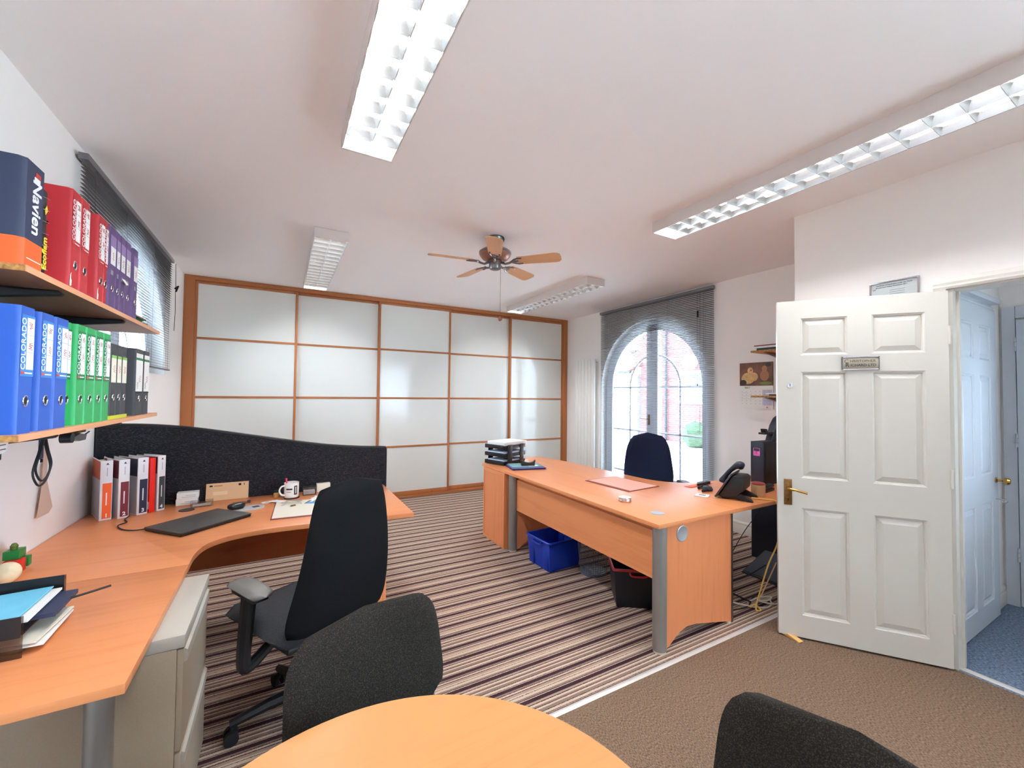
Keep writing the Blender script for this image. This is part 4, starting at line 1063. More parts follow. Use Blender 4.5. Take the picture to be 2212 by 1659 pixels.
# ------------------------------------------------------------------ chairs
def superhw(W, n):
    return lambda v: max(1e-4, W(v) * (max(0.0, 1 - abs(2 * v - 1) ** n)) ** (1.0 / n))
def office_chair(name, label, loc, rz, fab, seat_m, zb, hb, h0, h1, tilt=0.12, arm_z=0.66, pad=None, nb=6):
    """faces local +y; back at local -y"""
    c = thing(name, label, 'office chair', loc, rz, 'swivel office chairs')
    # seat
    def sp(x, v, off):
        y = -0.22 + 0.53 * v
        z = 0.465 + off - 0.02 * max(0, v - 0.75) / 0.25 * 1.2 + 0.012 * (x / 0.24) ** 2
        return (x, y, z)
    MB().slab(14, 14, superhw(lambda v: 0.262 - 0.01 * v, 7), lambda u, v: 0.045 * (1 - abs(u) ** 8) ** 0.5 * (1 - abs(2 * v - 1) ** 8) ** 0.5, sp).build('seat', seat_m, c, smooth=70)
    MB().box(-0.20, 0.20, -0.17, 0.19, 0.405, 0.432).build('seat_pan', M['black'], c, 0.01)
    # back
    H = hb
    def bp(x, v, off):
        z = zb + H * v
        y = -0.235 - tilt * v * H + 0.030 * math.sin(PI * v * 1.1) * -1 + 0.10 * (x / 0.25) ** 2 * 0.6 + off
        return (x, y, z)
    MB().slab(16, 18, superhw(lambda v: h0 + (h1 - h0) * v, nb), lambda u, v: 0.034 * (1 - abs(u) ** 8) ** 0.5 * (1 - abs(2 * v - 1) ** 8) ** 0.5, bp).build('backrest', fab, c, smooth=70)
    MB().tube([(0, -0.02, 0.40), (0, -0.22, 0.405), (0, -0.255, 0.425), (0, -0.262, zb + 0.06), (0, -0.268 - tilt * 0.2 * H, zb + H * 0.2)], [0.028, 0.028, 0.022, 0.016, 0.012], 10).build('back_support', M['black'], c)
    for s in (-1, 1):
        p = smooth_path([(s * 0.17, 0.02, 0.385), (s * 0.255, 0.005, 0.345), (s * 0.284, 0.0, 0.365), (s * 0.282, -0.005, 0.50), (s * 0.270, 0.0, arm_z - 0.03)], 5)
        MB().tube(p, [0.022 + 0.008 * i / len(p) for i in range(len(p))], 10).build('arm_post', M['black'], c)
        def ap(x, v, off, s=s):
            return (s * 0.268 + x, -0.125 + 0.25 * v, arm_z + off - 0.006 * (2 * v - 1) ** 2)
        MB().slab(8, 12, superhw(lambda v: 0.048, 4), lambda u, v: 0.016 * (1 - abs(u) ** 6) ** 0.5 * (1 - abs(2 * v - 1) ** 6) ** 0.5, ap).build('arm_pad', pad or M['arm'], c, smooth=70)
        MB().box(s * 0.268 - 0.030, s * 0.268 + 0.030, -0.09, 0.09, arm_z - 0.034, arm_z - 0.013).build('arm_plate', M['black'], c, 0.006)
    MB().cyl((0, 0, 0.11), (0, 0, 0.41), 0.026, n=18).cyl((0, 0, 0.09), (0, 0, 0.26), 0.036, n=18).build('gas_column', M['black'], c)
    for k in range(5):
        a = 2 * PI * k / 5 + 0.25
        d = Vector((math.cos(a), math.sin(a), 0)); n = Vector((-math.sin(a), math.cos(a), 0))
        MB().tube([d * 0.03 + Vector((0, 0, 0.115)), d * 0.16 + Vector((0, 0, 0.105)), d * 0.30 + Vector((0, 0, 0.078))], [0.030, 0.024, 0.017], 8).build('base_leg', M['black'], c)
        q = d * 0.295
        MB().cyl(q + n * 0.010 + Vector((0, 0, 0.028)), q + n * 0.028 + Vector((0, 0, 0.028)), 0.027, n=16).cyl(q - n * 0.028 + Vector((0, 0, 0.028)), q - n * 0.010 + Vector((0, 0, 0.028)), 0.027, n=16).cyl(q + Vector((0, 0, 0.03)), q + Vector((0, 0, 0.075)), 0.007, n=8).build('caster', M['black_soft'], c)
    return c
oc = office_chair('office_chair', 'black high-back swivel chair pulled up to the left desk', (0.145, 2.11, 0), math.radians(28), M['black_fabric'], M['seat_fabric'], 0.455, 0.640, 0.255, 0.160, 0.10, 0.66)
oc2 = office_chair('office_chair', 'navy round-topped swivel chair behind the right desk', (3.075, 2.72, 0), math.radians(150), M['navy_fabric'], M['navy_fabric'], 0.50, 0.59, 0.27, 0.20, 0.06, 0.645, pad=M['black'], nb=3.2)

def visitor_chair(label, loc, rz):
    """faces local +y"""
    c = thing('visitor_chair', label, 'chair', loc, rz, 'fabric visitor chairs round the table')
    def sp(x, v, off): return (x, -0.21 + 0.44 * v, 0.455 + off)
    MB().slab(12, 12, superhw(lambda v: 0.235, 5), lambda u, v: 0.035 * (1 - abs(u) ** 8) ** 0.5 * (1 - abs(2 * v - 1) ** 8) ** 0.5, sp).build('seat', M['visitor'], c, smooth=70)
    def W(v):   # wide low down, shoulders rounded
        return 0.238 - 0.020 * v - 0.05 * max(0, 0.18 - v) / 0.18
    def bp(x, v, off): return (x, -0.232 - 0.05 * v + 0.55 * x * x + off, 0.515 + 0.345 * v)
    MB().slab(18, 16, superhw(W, 4.2), lambda u, v: 0.022 * (1 - abs(u) ** 10) ** 0.5 * (1 - abs(2 * v - 1) ** 10) ** 0.5, bp).build('backrest', M['visitor'], c, smooth=70)
    for s in (-1, 1):
        MB().tube([(s * 0.205, 0.20, 0.0), (s * 0.205, 0.185, 0.42)], 0.010, 10).build('leg', M['chrome'], c)
        MB().tube(smooth_path([(s * 0.205, -0.255, 0.0), (s * 0.205, -0.215, 0.30), (s * 0.205, -0.225, 0.46), (s * 0.198, -0.236, 0.56), (s * 0.19, -0.245, 0.66)], 4), 0.010, 10).build('leg', M['chrome'], c)
    MB().tube([(-0.205, 0.185, 0.415), (0.205, 0.185, 0.415)], 0.009, 8).tube([(-0.205, -0.215, 0.40), (0.205, -0.215, 0.40)], 0.009, 8).build('seat_rail', M['chrome'], c)
    return c
# back centre ends up at (0.225,1.17) and (0.89,0.34)
va = math.atan2(0.17, 0.47)
visitor_chair('charcoal fleck fabric chair at the far side of the round table', (0.225 + 0.255 * math.sin(va), 1.185 - 0.255 * math.cos(va), 0), PI + va)
vb = math.radians(100)
visitor_chair('charcoal fleck fabric chair cut off at the bottom right of the picture', (0.875 - 0.245, 0.345 - 0.045, 0), vb)

# ================================================================== THINGS ON THE LEFT DESK
ZD = 0.7305
def solo(mb, name, label, cat, m, loc=None, rz=0.0, bevel=0.0, group=None, smooth=35):
    o = mb.build(name, m, None, bevel, smooth)
    if loc is not None: o.location = loc
    o.rotation_euler = (0, 0, rz)
    return tag(o, label, cat, group)
# five binders fanned out in the corner
def desk_binder(label, P, d, W, num, cover, blockm, L=0.235, H=0.328, word=None):
    """P = left front corner of the spine, d = direction of the covers away from the spine"""
    ang = math.atan2(d[1], d[0]) - PI / 2
    o = thing('ring_binder', label, 'binder', (P[0], P[1], ZD), ang, 'binders in the desk corner')
    t = 0.003
    mb = MB().box(0, W, 0, t, 0, H).box(0, t, t, L, 0, H).box(W - t, W, t, L, 0, H)
    mb.build('cover', M['white_board'] if num else M['scarlet'], o, 0.001)
    rbox('papers', M['paper2'], o, t + 0.002, W - t - 0.002, 0.012, L - 0.01, 0.01, H - 0.018)
    if num:
        rbox('cover_colour', cover, o, -0.0006, 0.0, 0.006, L - 0.008, H * 0.68, H * 0.985)
        rbox('cover_grey', M['ltgrey'], o, -0.0005, 0.0, 0.006, L - 0.008, 0.006, H * 0.68)
        rbox('spine_block', blockm, o, W * 0.20, W * 0.94, -0.0008, 0, H * 0.03, H * 0.62)
        text('spine_number', str(num), 0.028, M['white_ink'], o, (W * 0.56, -0.0012, H * 0.075), XP, ZP, bold=0.001)
        rbox('spine_print', M['white_ink'], o, W * 0.48, W * 0.58, -0.0011, -0.0006, H * 0.25, H * 0.46)
        rbox('spine_print', M['grey_ink'], o, W * 0.52, W * 0.57, -0.0006, 0.0, H * 0.74, H * 0.88)
        MB().prism([(W * 0.42, H * 0.93), (W * 0.70, H * 0.93), (W * 0.56, H * 0.965)], 'y', -0.0007, 0).build('tree_logo', M['charcoal'], o)
    else:
        rbox('barcode_label', M['paper'], o, -0.0008, 0.0, 0.004, 0.05, 0.02, 0.062)
        rbox('barcode', M['grey_ink'], o, -0.0012, -0.0007, 0.012, 0.030, 0.026, 0.056)
    return o
def nrm(a, b):
    l = math.hypot(a, b); return (a / l, b / l)
desk_binder('white binder numbered 1 with orange spine block', (-0.856, 3.094), nrm(-0.400, 0.91), 0.050, 1, mat('terracotta_print', (178, 84, 60), 0.5), M['f_orange'])
desk_binder('white binder numbered 2 with maroon spine block', (-0.781, 3.100), nrm(-0.52, 0.85), 0.047, 2, M['maroon'], M['maroon'], 0.225)
desk_binder('white binder numbered 3 with indigo spine block', (-0.710, 3.143), nrm(-0.60, 0.80), 0.050, 3, M['indigo'], M['indigo'], 0.215)
desk_binder('plain scarlet binder squeezed between binders 3 and 4', (-0.6640, 3.1830), nrm(-0.66, 0.75), 0.028, 0, None, None, 0.195, 0.318)
desk_binder('white binder numbered 4 with charcoal spine block', (-0.632, 3.200), nrm(-0.70, 0.71), 0.042, 4, M['charcoal'], M['charcoal'], 0.185)

lt = thing('laptop', 'closed dark grey laptop lying diagonally on the left desk', 'laptop', (-0.375, 2.813, ZD), math.radians(42))
rbox('base', M['black'], lt, -0.188, 0.188, -0.150, 0.118, 0.002, 0.013, 0.003)
rbox('lid', M['laptop'], lt, -0.190, 0.190, -0.152, 0.120, 0.0135, 0.021, 0.003)
rbox('hinge', M['black'], lt, -0.14, 0.14, 0.118, 0.128, 0.004, 0.016, 0.003)
for x in (-0.16, 0.16):
    for y in (-0.12, 0.09):
        MB().cyl((x, y, 0), (x, y, 0.002), 0.008, n=10).build('foot', M['black_soft'], lt)
solo(MB().tube(smooth_path([(-0.585, 2.79, ZD + 0.008), (-0.64, 2.80, ZD + 0.004), (-0.70, 2.85, ZD + 0.004), (-0.735, 2.93, ZD + 0.006), (-0.715, 2.99, ZD + 0.004), (-0.74, 3.06, ZD + 0.004), (-0.73, 3.10, ZD + 0.012)], 6), 0.003, 8), 'power_cable', 'thin black cable running from the laptop to the white binders', 'cable', M['black_soft'])
ms = thing('computer_mouse', 'black computer mouse behind the laptop', 'mouse', (-0.222, 3.030, ZD + 0.0045), math.radians(-60))
def mp_(x, v, off): return (x, -0.05 + 0.10 * v, 0.018 + off)
MB().slab(10, 12, superhw(lambda v: 0.031, 2.6), lambda u, v: 0.018 * (1 - abs(u) ** 3) ** 0.5 * (1 - abs(2 * v - 1) ** 3) ** 0.5, mp_).build('shell', M['black'], ms, smooth=80)
MB().cyl((-0.003, 0.025, 0.034), (0.003, 0.025, 0.034), 0.006, n=12).build('wheel', M['mesh_grey'], ms)
mmat = thing('mouse_mat', 'small oval grey mouse mat with dark printed square', 'mouse mat', (-0.155, 3.030, ZD), math.radians(20))
MB().prism([(0.085 * math.cos(t * PI / 16), 0.065 * math.sin(t * PI / 16)) for t in range(32)], 'z', 0, 0.004).build('pad', mat('grey_mat', (186, 184, 184), 0.6), mmat)
rbox('print', M['indigo'], mmat, 0.018, 0.055, -0.020, 0.018, 0.004, 0.0045)
for k, (lab, dz, dx) in enumerate([('lower white carton of the pair against the desk screen', 0, 0), ('upper white carton of the pair against the desk screen', 0.0395, 0.004)]):
    b = thing('carton', lab, 'box', (-0.505 + dx, 3.318, ZD + dz), math.radians(3), 'white cartons by the desk screen')
    rbox('body', M['paper'], b, -0.055, 0.055, -0.03, 0.03, 0, 0.039, 0.002)
    rbox('print', M['grey_ink'], b, -0.01, 0.04, -0.0306, -0.03, 0.020, 0.022); rbox('print', M['grey_ink'], b, -0.03, 0.04, -0.0306, -0.03, 0.010, 0.012)
ev = thing('envelope', 'manila envelope leaning upright against the desk screen', 'envelope', (-0.296, 3.335, ZD), 0)
q = MB().box(-0.118, 0.118, -0.001, 0.001, 0, 0.112).build('body', M['manila'], ev); q.rotation_euler = (math.radians(-11), 0, 0)
for a, b_, c_, e_ in ((-0.10, -0.083, 0.090, 0.100), (-0.075, -0.03, 0.093, 0.096), (0.06, 0.075, 0.088, 0.102), (0.09, 0.094, 0.088, 0.102)):
    r_ = MB().box(a, b_, -0.0015, -0.001, c_, e_).build('print', M['ink'], ev); r_.parent = q
r_ = MB().box(-0.08, 0.0, -0.0014, -0.001, 0.035, 0.058).build('window', mat('pale_film', (232, 200, 164), 0.4), ev); r_.parent = q
cb_ = thing('plastic_case', 'flat clear plastic case in front of the white cartons', 'case', (-0.418, 3.232, ZD), math.radians(4))
rbox('base', M['acrylic'], cb_, -0.056, 0.056, -0.030, 0.030, 0, 0.020, 0.002); rbox('lid', M['acrylic'], cb_, -0.058, 0.058, -0.032, 0.032, 0.0205, 0.032, 0.002)
rbox('contents', M['paper2'], cb_, -0.045, 0.045, -0.022, 0.022, 0.003, 0.015)
gl = thing('card_holder', 'small smoked plastic strip lying beside the envelope', 'holder', (-0.205, 3.185, ZD), math.radians(4))
rbox('tray', M['smoke'], gl, -0.048, 0.048, -0.016, 0.016, 0, 0.010, 0.001); rbox('clip', M['indigo'], gl, 0.030, 0.049, -0.017, 0.017, 0.010, 0.013)
mg = thing('mug', 'white printed mug holding a bright pink pen', 'mug', (0.078, 3.205, ZD + 0.0055))
MB().lathe([(0.0, 0.0), (0.040, 0.0), (0.044, 0.004), (0.0455, 0.05), (0.0455, 0.100), (0.0425, 0.101), (0.0415, 0.06), (0.040, 0.008), (0.0, 0.006)], n=36).build('body', M['white_ceramic'], mg)
MB().tube(smooth_path([(-0.040, -0.016, 0.082), (-0.062, -0.024, 0.078), (-0.072, -0.028, 0.052), (-0.060, -0.024, 0.026), (-0.040, -0.016, 0.020)], 5), 0.0055, 8).build('handle', M['white_ceramic'], mg)
def wrap(a0, a1, z0, z1, m, n=8):
    vs = []; fs = []
    for i in range(n + 1):
        a = math.radians(a0 + (a1 - a0) * i / n)
        for z in (z0, z1): vs.append((0.0461 * math.cos(a), 0.0461 * math.sin(a), z))
    for i in range(n): fs.append((2 * i, 2 * i + 2, 2 * i + 3, 2 * i + 1))
    MB().add(vs, fs).build('print', m, mg)
wrap(-135, -85, 0.056, 0.066, M['ink']); wrap(-132, -95, 0.040, 0.043, M['ink']); wrap(-72, -45, 0.022, 0.082, M['ink']); wrap(-62, -54, 0.03, 0.075, M['white_ink'])
solo(MB().cyl((0, 0, 0), (-0.012, 0.01, 0.10), 0.005, n=10).cyl((-0.012, 0.01, 0.10), (-0.013, 0.011, 0.112), 0.006, n=10), 'pen', 'bright pink pen standing in the white mug', 'pen', M['hot_pink'], (0.058, 3.198, ZD + 0.022))
solo(MB().lathe([(0.0, 0.0), (0.048, 0.0), (0.048, 0.005), (0.0, 0.005)], n=32), 'coaster', 'round black coaster under the white mug', 'coaster', M['black'], (0.080, 3.205, ZD))
jr = thing('small_jar', 'tiny amber glass jar left of the mug', 'jar', (-0.012, 3.270, ZD))
MB().lathe([(0.0, 0), (0.016, 0), (0.018, 0.006), (0.018, 0.026), (0.012, 0.032), (0.0, 0.032)], n=20).build('body', mat('amber', (196, 158, 96), 0.2), jr)
MB().cyl((0, 0, 0.032), (0, 0, 0.048), 0.013, n=16).build('lid', M['black'], jr)
ab = thing('acrylic_box', 'small clear acrylic box right of the mug', 'box', (0.190, 3.262, ZD))
for x0, x1, y0, y1, z0, z1 in ((-0.042, 0.042, -0.03, 0.03, 0, 0.003), (-0.042, 0.042, -0.03, -0.027, 0.003, 0.055), (-0.042, 0.042, 0.027, 0.03, 0.003, 0.055), (-0.042, -0.039, -0.027, 0.027, 0.003, 0.055), (0.039, 0.042, -0.027, 0.027, 0.003, 0.055)):
    rbox('side', M['acrylic'], ab, x0, x1, y0, y1, z0, z1)
rbox('cards', M['paper'], ab, -0.036, 0.036, -0.022, 0.022, 0.004, 0.028)
solo(MB().box(-0.045, 0.045, -0.02, 0.02, 0, 0.060), 'carton', 'cream carton standing behind the clear acrylic box', 'box', M['paper2'], (0.285, 3.318, ZD), 0.05, 0.002)
dp = thing('desk_pad', 'maroon-edged writing pad covered by a cream sheet', 'writing pad', (0.235, 2.885, ZD), math.radians(-3))
rbox('backing', M['maroon_pad'], dp, -0.262, 0.262, -0.205, 0.195, 0, 0.004, 0.001); rbox('sheet', M['paper2'], dp, -0.255, 0.255, -0.190, 0.195, 0.0042, 0.0055)
def crumple(name, label, cat, m, loc, r, h, seed):
    rr = random.Random(seed); mb = MB(); n = 9
    vs = []; fs = []
    for i in range(n):
        for j in range(n):
            u, v = -1 + 2 * i / (n - 1), -1 + 2 * j / (n - 1)
            k = max(0.0, 1 - (u * u + v * v) * 0.6)
            vs.append((u * r * (1 + 0.2 * rr.uniform(-1, 1)), v * r * 0.7 * (1 + 0.2 * rr.uniform(-1, 1)), 0.001 + k * h * rr.uniform(0.3, 1.0)))
    for i in range(n - 1):
        for j in range(n - 1):
            fs.append((i * n + j, (i + 1) * n + j, (i + 1) * n + j + 1, i * n + j + 1))
    return solo(mb.add(vs, fs), name, label, cat, m, loc, rr.uniform(0, 1), smooth=0)
ZP2 = ZD + 0.006
crumple('plastic_bag', 'small crumpled clear plastic bag on the cream sheet', 'bag', M['acrylic'], (0.075, 3.015, ZP2), 0.060, 0.025, 3)
crumple('crumpled_paper', 'crumpled white wrapper on the blue leaflet', 'wrapper', M['paper'], (0.215, 3.020, ZP2 + 0.003), 0.038, 0.034, 5)
lf = thing('leaflet', 'white and blue leaflet lying on the cream sheet', 'leaflet', (0.235, 2.985, ZP2), math.radians(-28))
rbox('sheet', M['paper'], lf, -0.075, 0.075, -0.05, 0.05, 0, 0.001); rbox('print', M['skyblue'], lf, -0.07, -0.005, -0.048, -0.015, 0.001, 0.0014); rbox('print', M['indigo'], lf, -0.075, -0.066, -0.05, 0.05, 0.001, 0.0015)
for k, (x, y, a, lab) in enumerate([(-0.045, 3.150, 0.3, 'white printed card left of the pad, by the mug'), (0.000, 3.115, -0.5, 'small white slip overlapping the pad corner')]):
    c_ = thing('card', lab, 'card', (x, y, ZD + 0.0002 + (0.006 if k else 0)), a)
    rbox('sheet', M['paper'], c_, -0.05, 0.05, -0.022, 0.022, 0, 0.001)
    if k == 0: rbox('print', M['ink'], c_, -0.03, 0.03, -0.008, 0.004, 0.001, 0.0014)
solo(MB().box(-0.012, 0.012, -0.008, 0.008, 0, 0.007).cyl((-0.02, 0, 0.0035), (-0.012, 0, 0.0035), 0.003, n=8), 'binder_clip', 'tiny brass clip lying on the cream sheet', 'clip', M['old_brass'], (0.083, 2.945, ZP2), 0.6)

# near end: letter tray with papers, toys, ball
tr = thing('letter_tray', 'smoked clear letter tray heaped with papers on the near desk end', 'letter tray', (-0.765, 1.745, ZD))
rbox('base', M['smoke'], tr, -0.175, 0.175, -0.125, 0.125, 0.012, 0.016, 0.001)
rbox('near_wall', M['smoke'], tr, -0.175, 0.175, -0.128, -0.124, 0.0, 0.110, 0.001)
rbox('near_panel', M['black'], tr, -0.175, 0.172, -0.1295, -0.1283, 0.055, 0.111)
rbox('far_wall', M['smoke'], tr, -0.175, 0.175, 0.124, 0.128, 0.0, 0.125, 0.001)
rbox('far_panel', M['black'], tr, -0.175, 0.172, 0.1225, 0.1236, 0.075, 0.126)
rbox('middle_shelf', M['smoke'], tr, -0.175, 0.175, -0.123, 0.122, 0.060, 0.063)
def sheet(name, label, cat, m, x0, x1, y0, y1, z, t, rz, sl=0.0, group=None):
    cx, cy = (x0 + x1) / 2, (y0 + y1) / 2
    o = solo(MB().box(x0 - cx, x1 - cx, y0 - cy, y1 - cy, 0, t), name, label, cat, m, (cx, cy, z), rz, group=group)
    o.rotation_euler = (0, sl, rz)
    return o
SG = 'papers heaped in the letter tray'
sheet('paper_sheet', 'lowest white sheet sticking out of the letter tray', 'paper', M['paper'], -0.88, -0.560, 1.635, 1.845, ZD + 0.018, 0.004, 0.03, 0.02, SG)
sheet('paper_sheet', 'creased white sheet above the lowest one in the letter tray', 'paper', M['paper2'], -0.88, -0.565, 1.640, 1.850, ZD + 0.030, 0.004, -0.04, 0.02, SG)
nb = sheet('notebook', 'dark blue notebook poking out of the letter tray', 'notebook', M['dark_book'], -0.86, -0.555, 1.69, 1.855, ZD + 0.066, 0.012, 0.02, 0.0)
sheet('paper_sheet', 'white sheets under the sky blue folder', 'paper', M['paper'], -0.91, -0.590, 1.632, 1.85, ZD + 0.083, 0.006, 0.02, -0.02, SG)
sheet('card_folder', 'sky blue card folder on top of the heaped letter tray', 'folder', M['cyan_card'], -0.93, -0.610, 1.630, 1.850, ZD + 0.093, 0.003, 0.01, -0.03)
solo(MB().tube([(0, 0, 0), (0.03, 0.012, 0.002), (0.085, 0.045, 0.004)], 0.0035, 8), 'stylus', 'thin black pen sticking out beside the dark blue notebook', 'pen', M['black'], (-0.560, 1.800, ZD + 0.072))
tb = thing('toy_blocks', 'stacked green and red plastic toy blocks by the wall', 'toy', (-0.905, 2.385, ZD))
rbox('red_block', M['toy_red'], tb, -0.02, 0.03, -0.025, 0.020, 0, 0.050, 0.003)
rbox('green_block', M['toy_green'], tb, -0.025, 0.020, -0.010, 0.045, 0.0505, 0.085, 0.003)
rbox('green_block', M['toy_green'], tb, -0.005, 0.035, 0.021, 0.050, 0.010, 0.0500, 0.003)
MB().lathe([(0.0, 0.085), (0.010, 0.085), (0.012, 0.098), (0.006, 0.108), (0.0, 0.110)], -0.005, 0.02, 14).build('top_knob', mat('olive_toy', (92, 110, 40), 0.4), tb)
sb = MB().lathe([(0.038 * math.sin(PI * i / 14), 0.038 - 0.038 * math.cos(PI * i / 14)) for i in range(15)], n=24).build('ball', M['ball'], None)
sb.location = (-0.872, 2.262, ZD); tag(sb, 'scuffed off-white ball beside the toy blocks', 'ball')
tn = thing('bottle', 'navy bottle with white label at the left picture edge', 'bottle', (-0.690, 1.565, ZD))
MB().lathe([(0.0, 0), (0.022, 0), (0.024, 0.004), (0.024, 0.075), (0.016, 0.088), (0.010, 0.094), (0.0, 0.094)], n=24).build('body', M['bottle'], tn)
MB().lathe([(0.0244, 0.020), (0.0246, 0.020), (0.0246, 0.055), (0.0244, 0.055)], n=24).build('label_band', M['paper'], tn)

# hanging below the lower shelf
hk = thing('hanging_lanyard', 'black looped cable with navy tag hanging under the lower shelf', 'lanyard', (-0.66, 1.885, ZL - 0.018))
rbox('hook_plate', M['black'], hk, -0.02, 0.02, -0.035, 0.035, -0.014, 0.0, 0.003)
for s, w_, l_ in ((0, 0.055, 0.165), (1, 0.050, 0.150)):
    pts = smooth_path([(0.004 * s, 0.0, -0.014), (0.004 * s, -0.022, -0.06), (0.004 * s, -w_, l_ * -0.72), (0.004 * s, -w_ * 0.55, -l_ * 0.96), (0.004 * s, 0.0, -l_ * 1.02), (0.004 * s, w_ * 0.6, -l_ * 0.93), (0.004 * s, w_, -l_ * 0.70), (0.004 * s, 0.026, -0.06), (0.004 * s, 0.004, -0.014)], 5)
    MB().tube(pts, 0.003, 8).build('cable_loop', M['black_soft'], hk)
rbox('navy_tag', M['dark_book'], hk, -0.006, -0.002, -0.012, 0.014, -0.085, -0.02, 0.003); rbox('metal_plug', M['chrome'], hk, -0.006, -0.002, -0.008, 0.010, -0.096, -0.0855)
bc = thing('cable_clamp', 'dark metal clamp fixed below the lower shelf', 'clamp', (-0.66, 2.12, ZL - 0.018))
rbox('plate', M['old_brass'], bc, -0.02, 0.02, -0.03, 0.035, -0.022, 0.0, 0.003)
MB().cyl((-0.012, -0.075, -0.034), (0.018, -0.075, -0.034), 0.018, n=18).build('roller', M['black'], bc)
MB().prism([(-0.07, -0.036), (0.0, -0.024), (0.055, -0.034), (0.045, -0.052), (-0.01, -0.052)], 'x', -0.012, 0.016).build('jaw', M['pewter'], bc)
MB().tube([(0, 0.05, -0.04), (0, 0.09, -0.036), (0, 0.13, -0.028)], 0.003, 6).build('lever', M['black'], bc)
pt = thing('paper_tag', 'white printed tag hanging at the near end of the lower shelf', 'tag', (-0.70, 1.76, ZL - 0.018))
MB().prism([(-0.02, 0.0), (0.042, 0.0), (0.022, -0.048), (-0.02, -0.052)], 'x', -0.001, 0.001).build('card', M['paper'], pt)
for k in range(3): rbox('print', M['maroon_pad'], pt, 0.001, 0.0014, -0.01, 0.02, -0.014 - 0.013 * k, -0.011 - 0.013 * k)
ps = thing('wall_strip', 'pale pinkish strip, wider at the bottom, on the wall under the shelf', 'paper strip', (XL + 0.012, 2.75, 0.865))  # pinkish strip on the wall, widening towards the bottom
MB().add([(0, -0.015, 0.36), (0, 0.02, 0.36), (0.004, -0.03, 0.16), (0.004, 0.015, 0.16), (0.002, -0.065, 0.0), (0.012, 0.02, 0.005), (0.002, 0.085, 0.02)], [(0, 2, 3, 1), (2, 4, 5, 3), (3, 5, 6)]).build('strip', mat('pinkish_strip', (206, 178, 160), 0.8), ps)

# ================================================================== THINGS ON AND UNDER THE RIGHT DESK
lt3 = thing('letter_tray', 'three-tier black letter tray stacked with papers on the right desk', 'letter tray', (1.890, 3.935, ZD), math.radians(-71))
# local x runs along the front edge (towards the camera), local y into the desk
for k in range(3):
    z = 0.004 + k * 0.080
    t_ = rbox('tray', M['black'], lt3, 0, 0.265, 0.0, 0.33, z, z + 0.004)
    rbox('front_lip', M['black'], t_, 0.0, 0.265, -0.004, 0.0, z, z + 0.040, 0.002)
    rbox('side_wall', M['black'], t_, -0.004, 0.0, -0.004, 0.33, z, z + 0.036, 0.002); rbox('side_wall', M['black'], t_, 0.265, 0.269, -0.004, 0.33, z, z + 0.036, 0.002)
for x in (-0.008, 0.2695):
    rbox('riser', M['black'], lt3, x, x + 0.004, 0.05, 0.12, 0.0, 0.205, 0.001)
    rbox('riser', M['black'], lt3, x, x + 0.004, 0.24, 0.30, 0.0, 0.205, 0.001)
def in_tray(name, label, m, dx0, dx1, dy0, dy1, z, t):
    o = thing(name, label, 'papers', (1.890, 3.935, ZD + z), math.radians(-71), 'papers in the black letter tray')
    rbox('sheets', m, o, dx0, dx1, dy0, dy1, 0, t, 0.001)
    return o
in_tray('paper_pile', 'bluish papers in the bottom tier of the black letter tray', M['paper_blue'], 0.02, 0.25, 0.02, 0.36, 0.009, 0.040)
in_tray('paper_pile', 'blue and white papers in the middle tier of the black letter tray', M['paper_blue'], 0.015, 0.255, 0.01, 0.36, 0.089, 0.044)
in_tray('paper_pile', 'thick heap of white papers on the top tier of the black letter tray', M['paper'], 0.01, 0.255, 0.02, 0.37, 0.169, 0.062)
pf = thing('ring_folder', 'purple folder lying flat beside the black letter tray', 'folder', (2.13, 3.512, ZD), math.radians(-14))
rbox('cover', M['purple_folder'], pf, -0.17, 0.17, -0.135, 0.135, 0, 0.003, 0.001); rbox('cover', M['purple_folder'], pf, -0.17, 0.17, -0.135, 0.135, 0.013, 0.016, 0.001); rbox('papers', M['indigo'], pf, -0.165, 0.165, -0.125, 0.13, 0.003, 0.013)
bk = thing('booklet', 'teal-covered booklet lying on the purple folder', 'book', (2.12, 3.522, ZD + 0.0165), math.radians(-14))
rbox('cover', M['teal_card'], bk, -0.145, 0.155, -0.105, 0.105, 0, 0.010, 0.001); rbox('cover_print', M['paper'], bk, 0.02, 0.12, -0.09, -0.03, 0.010, 0.0104)
td = thing('tape_dispenser', 'black tape dispenser standing on the teal booklet', 'tape dispenser', (2.130, 3.470, ZD + 0.027), math.radians(-20))
MB().prism([(-0.065, 0.0), (0.065, 0.0), (0.072, 0.055), (0.050, 0.036), (0.020, 0.030), (-0.020, 0.036), (-0.060, 0.048), (-0.070, 0.035)], 'y', -0.02, 0.02).build('body', M['black'], td, 0.003)
MB().cyl((-0.012, -0.012, 0.036), (-0.012, 0.012, 0.036), 0.022, n=24).build('tape_roll', M['paper2'], td)
pp = thing('document_wallet', 'pink paper lying on a maroon wallet on the right desk', 'folder', (2.45, 2.53, ZD), math.radians(4))
rbox('wallet', M['maroon_pad'], pp, -0.175, 0.185, -0.235, 0.235, 0, 0.004, 0.001); rbox('paper', M['pink'], pp, -0.150, 0.165, -0.225, 0.215, 0.004, 0.007)
tin = thing('paperweight', 'round chrome-edged glass dish on the right desk', 'paperweight', (2.075, 2.105, ZD))
MB().lathe([(0.0, 0), (0.040, 0), (0.043, 0.003), (0.043, 0.010), (0.041, 0.012), (0.043, 0.014), (0.043, 0.022), (0.040, 0.025), (0.0, 0.025)], n=32).build('body', M['chrome'], tin)
MB().lathe([(0.038, 0.0255), (0.034, 0.028), (0.0, 0.029)], n=32).build('glass_top', M['white_ceramic'], tin)
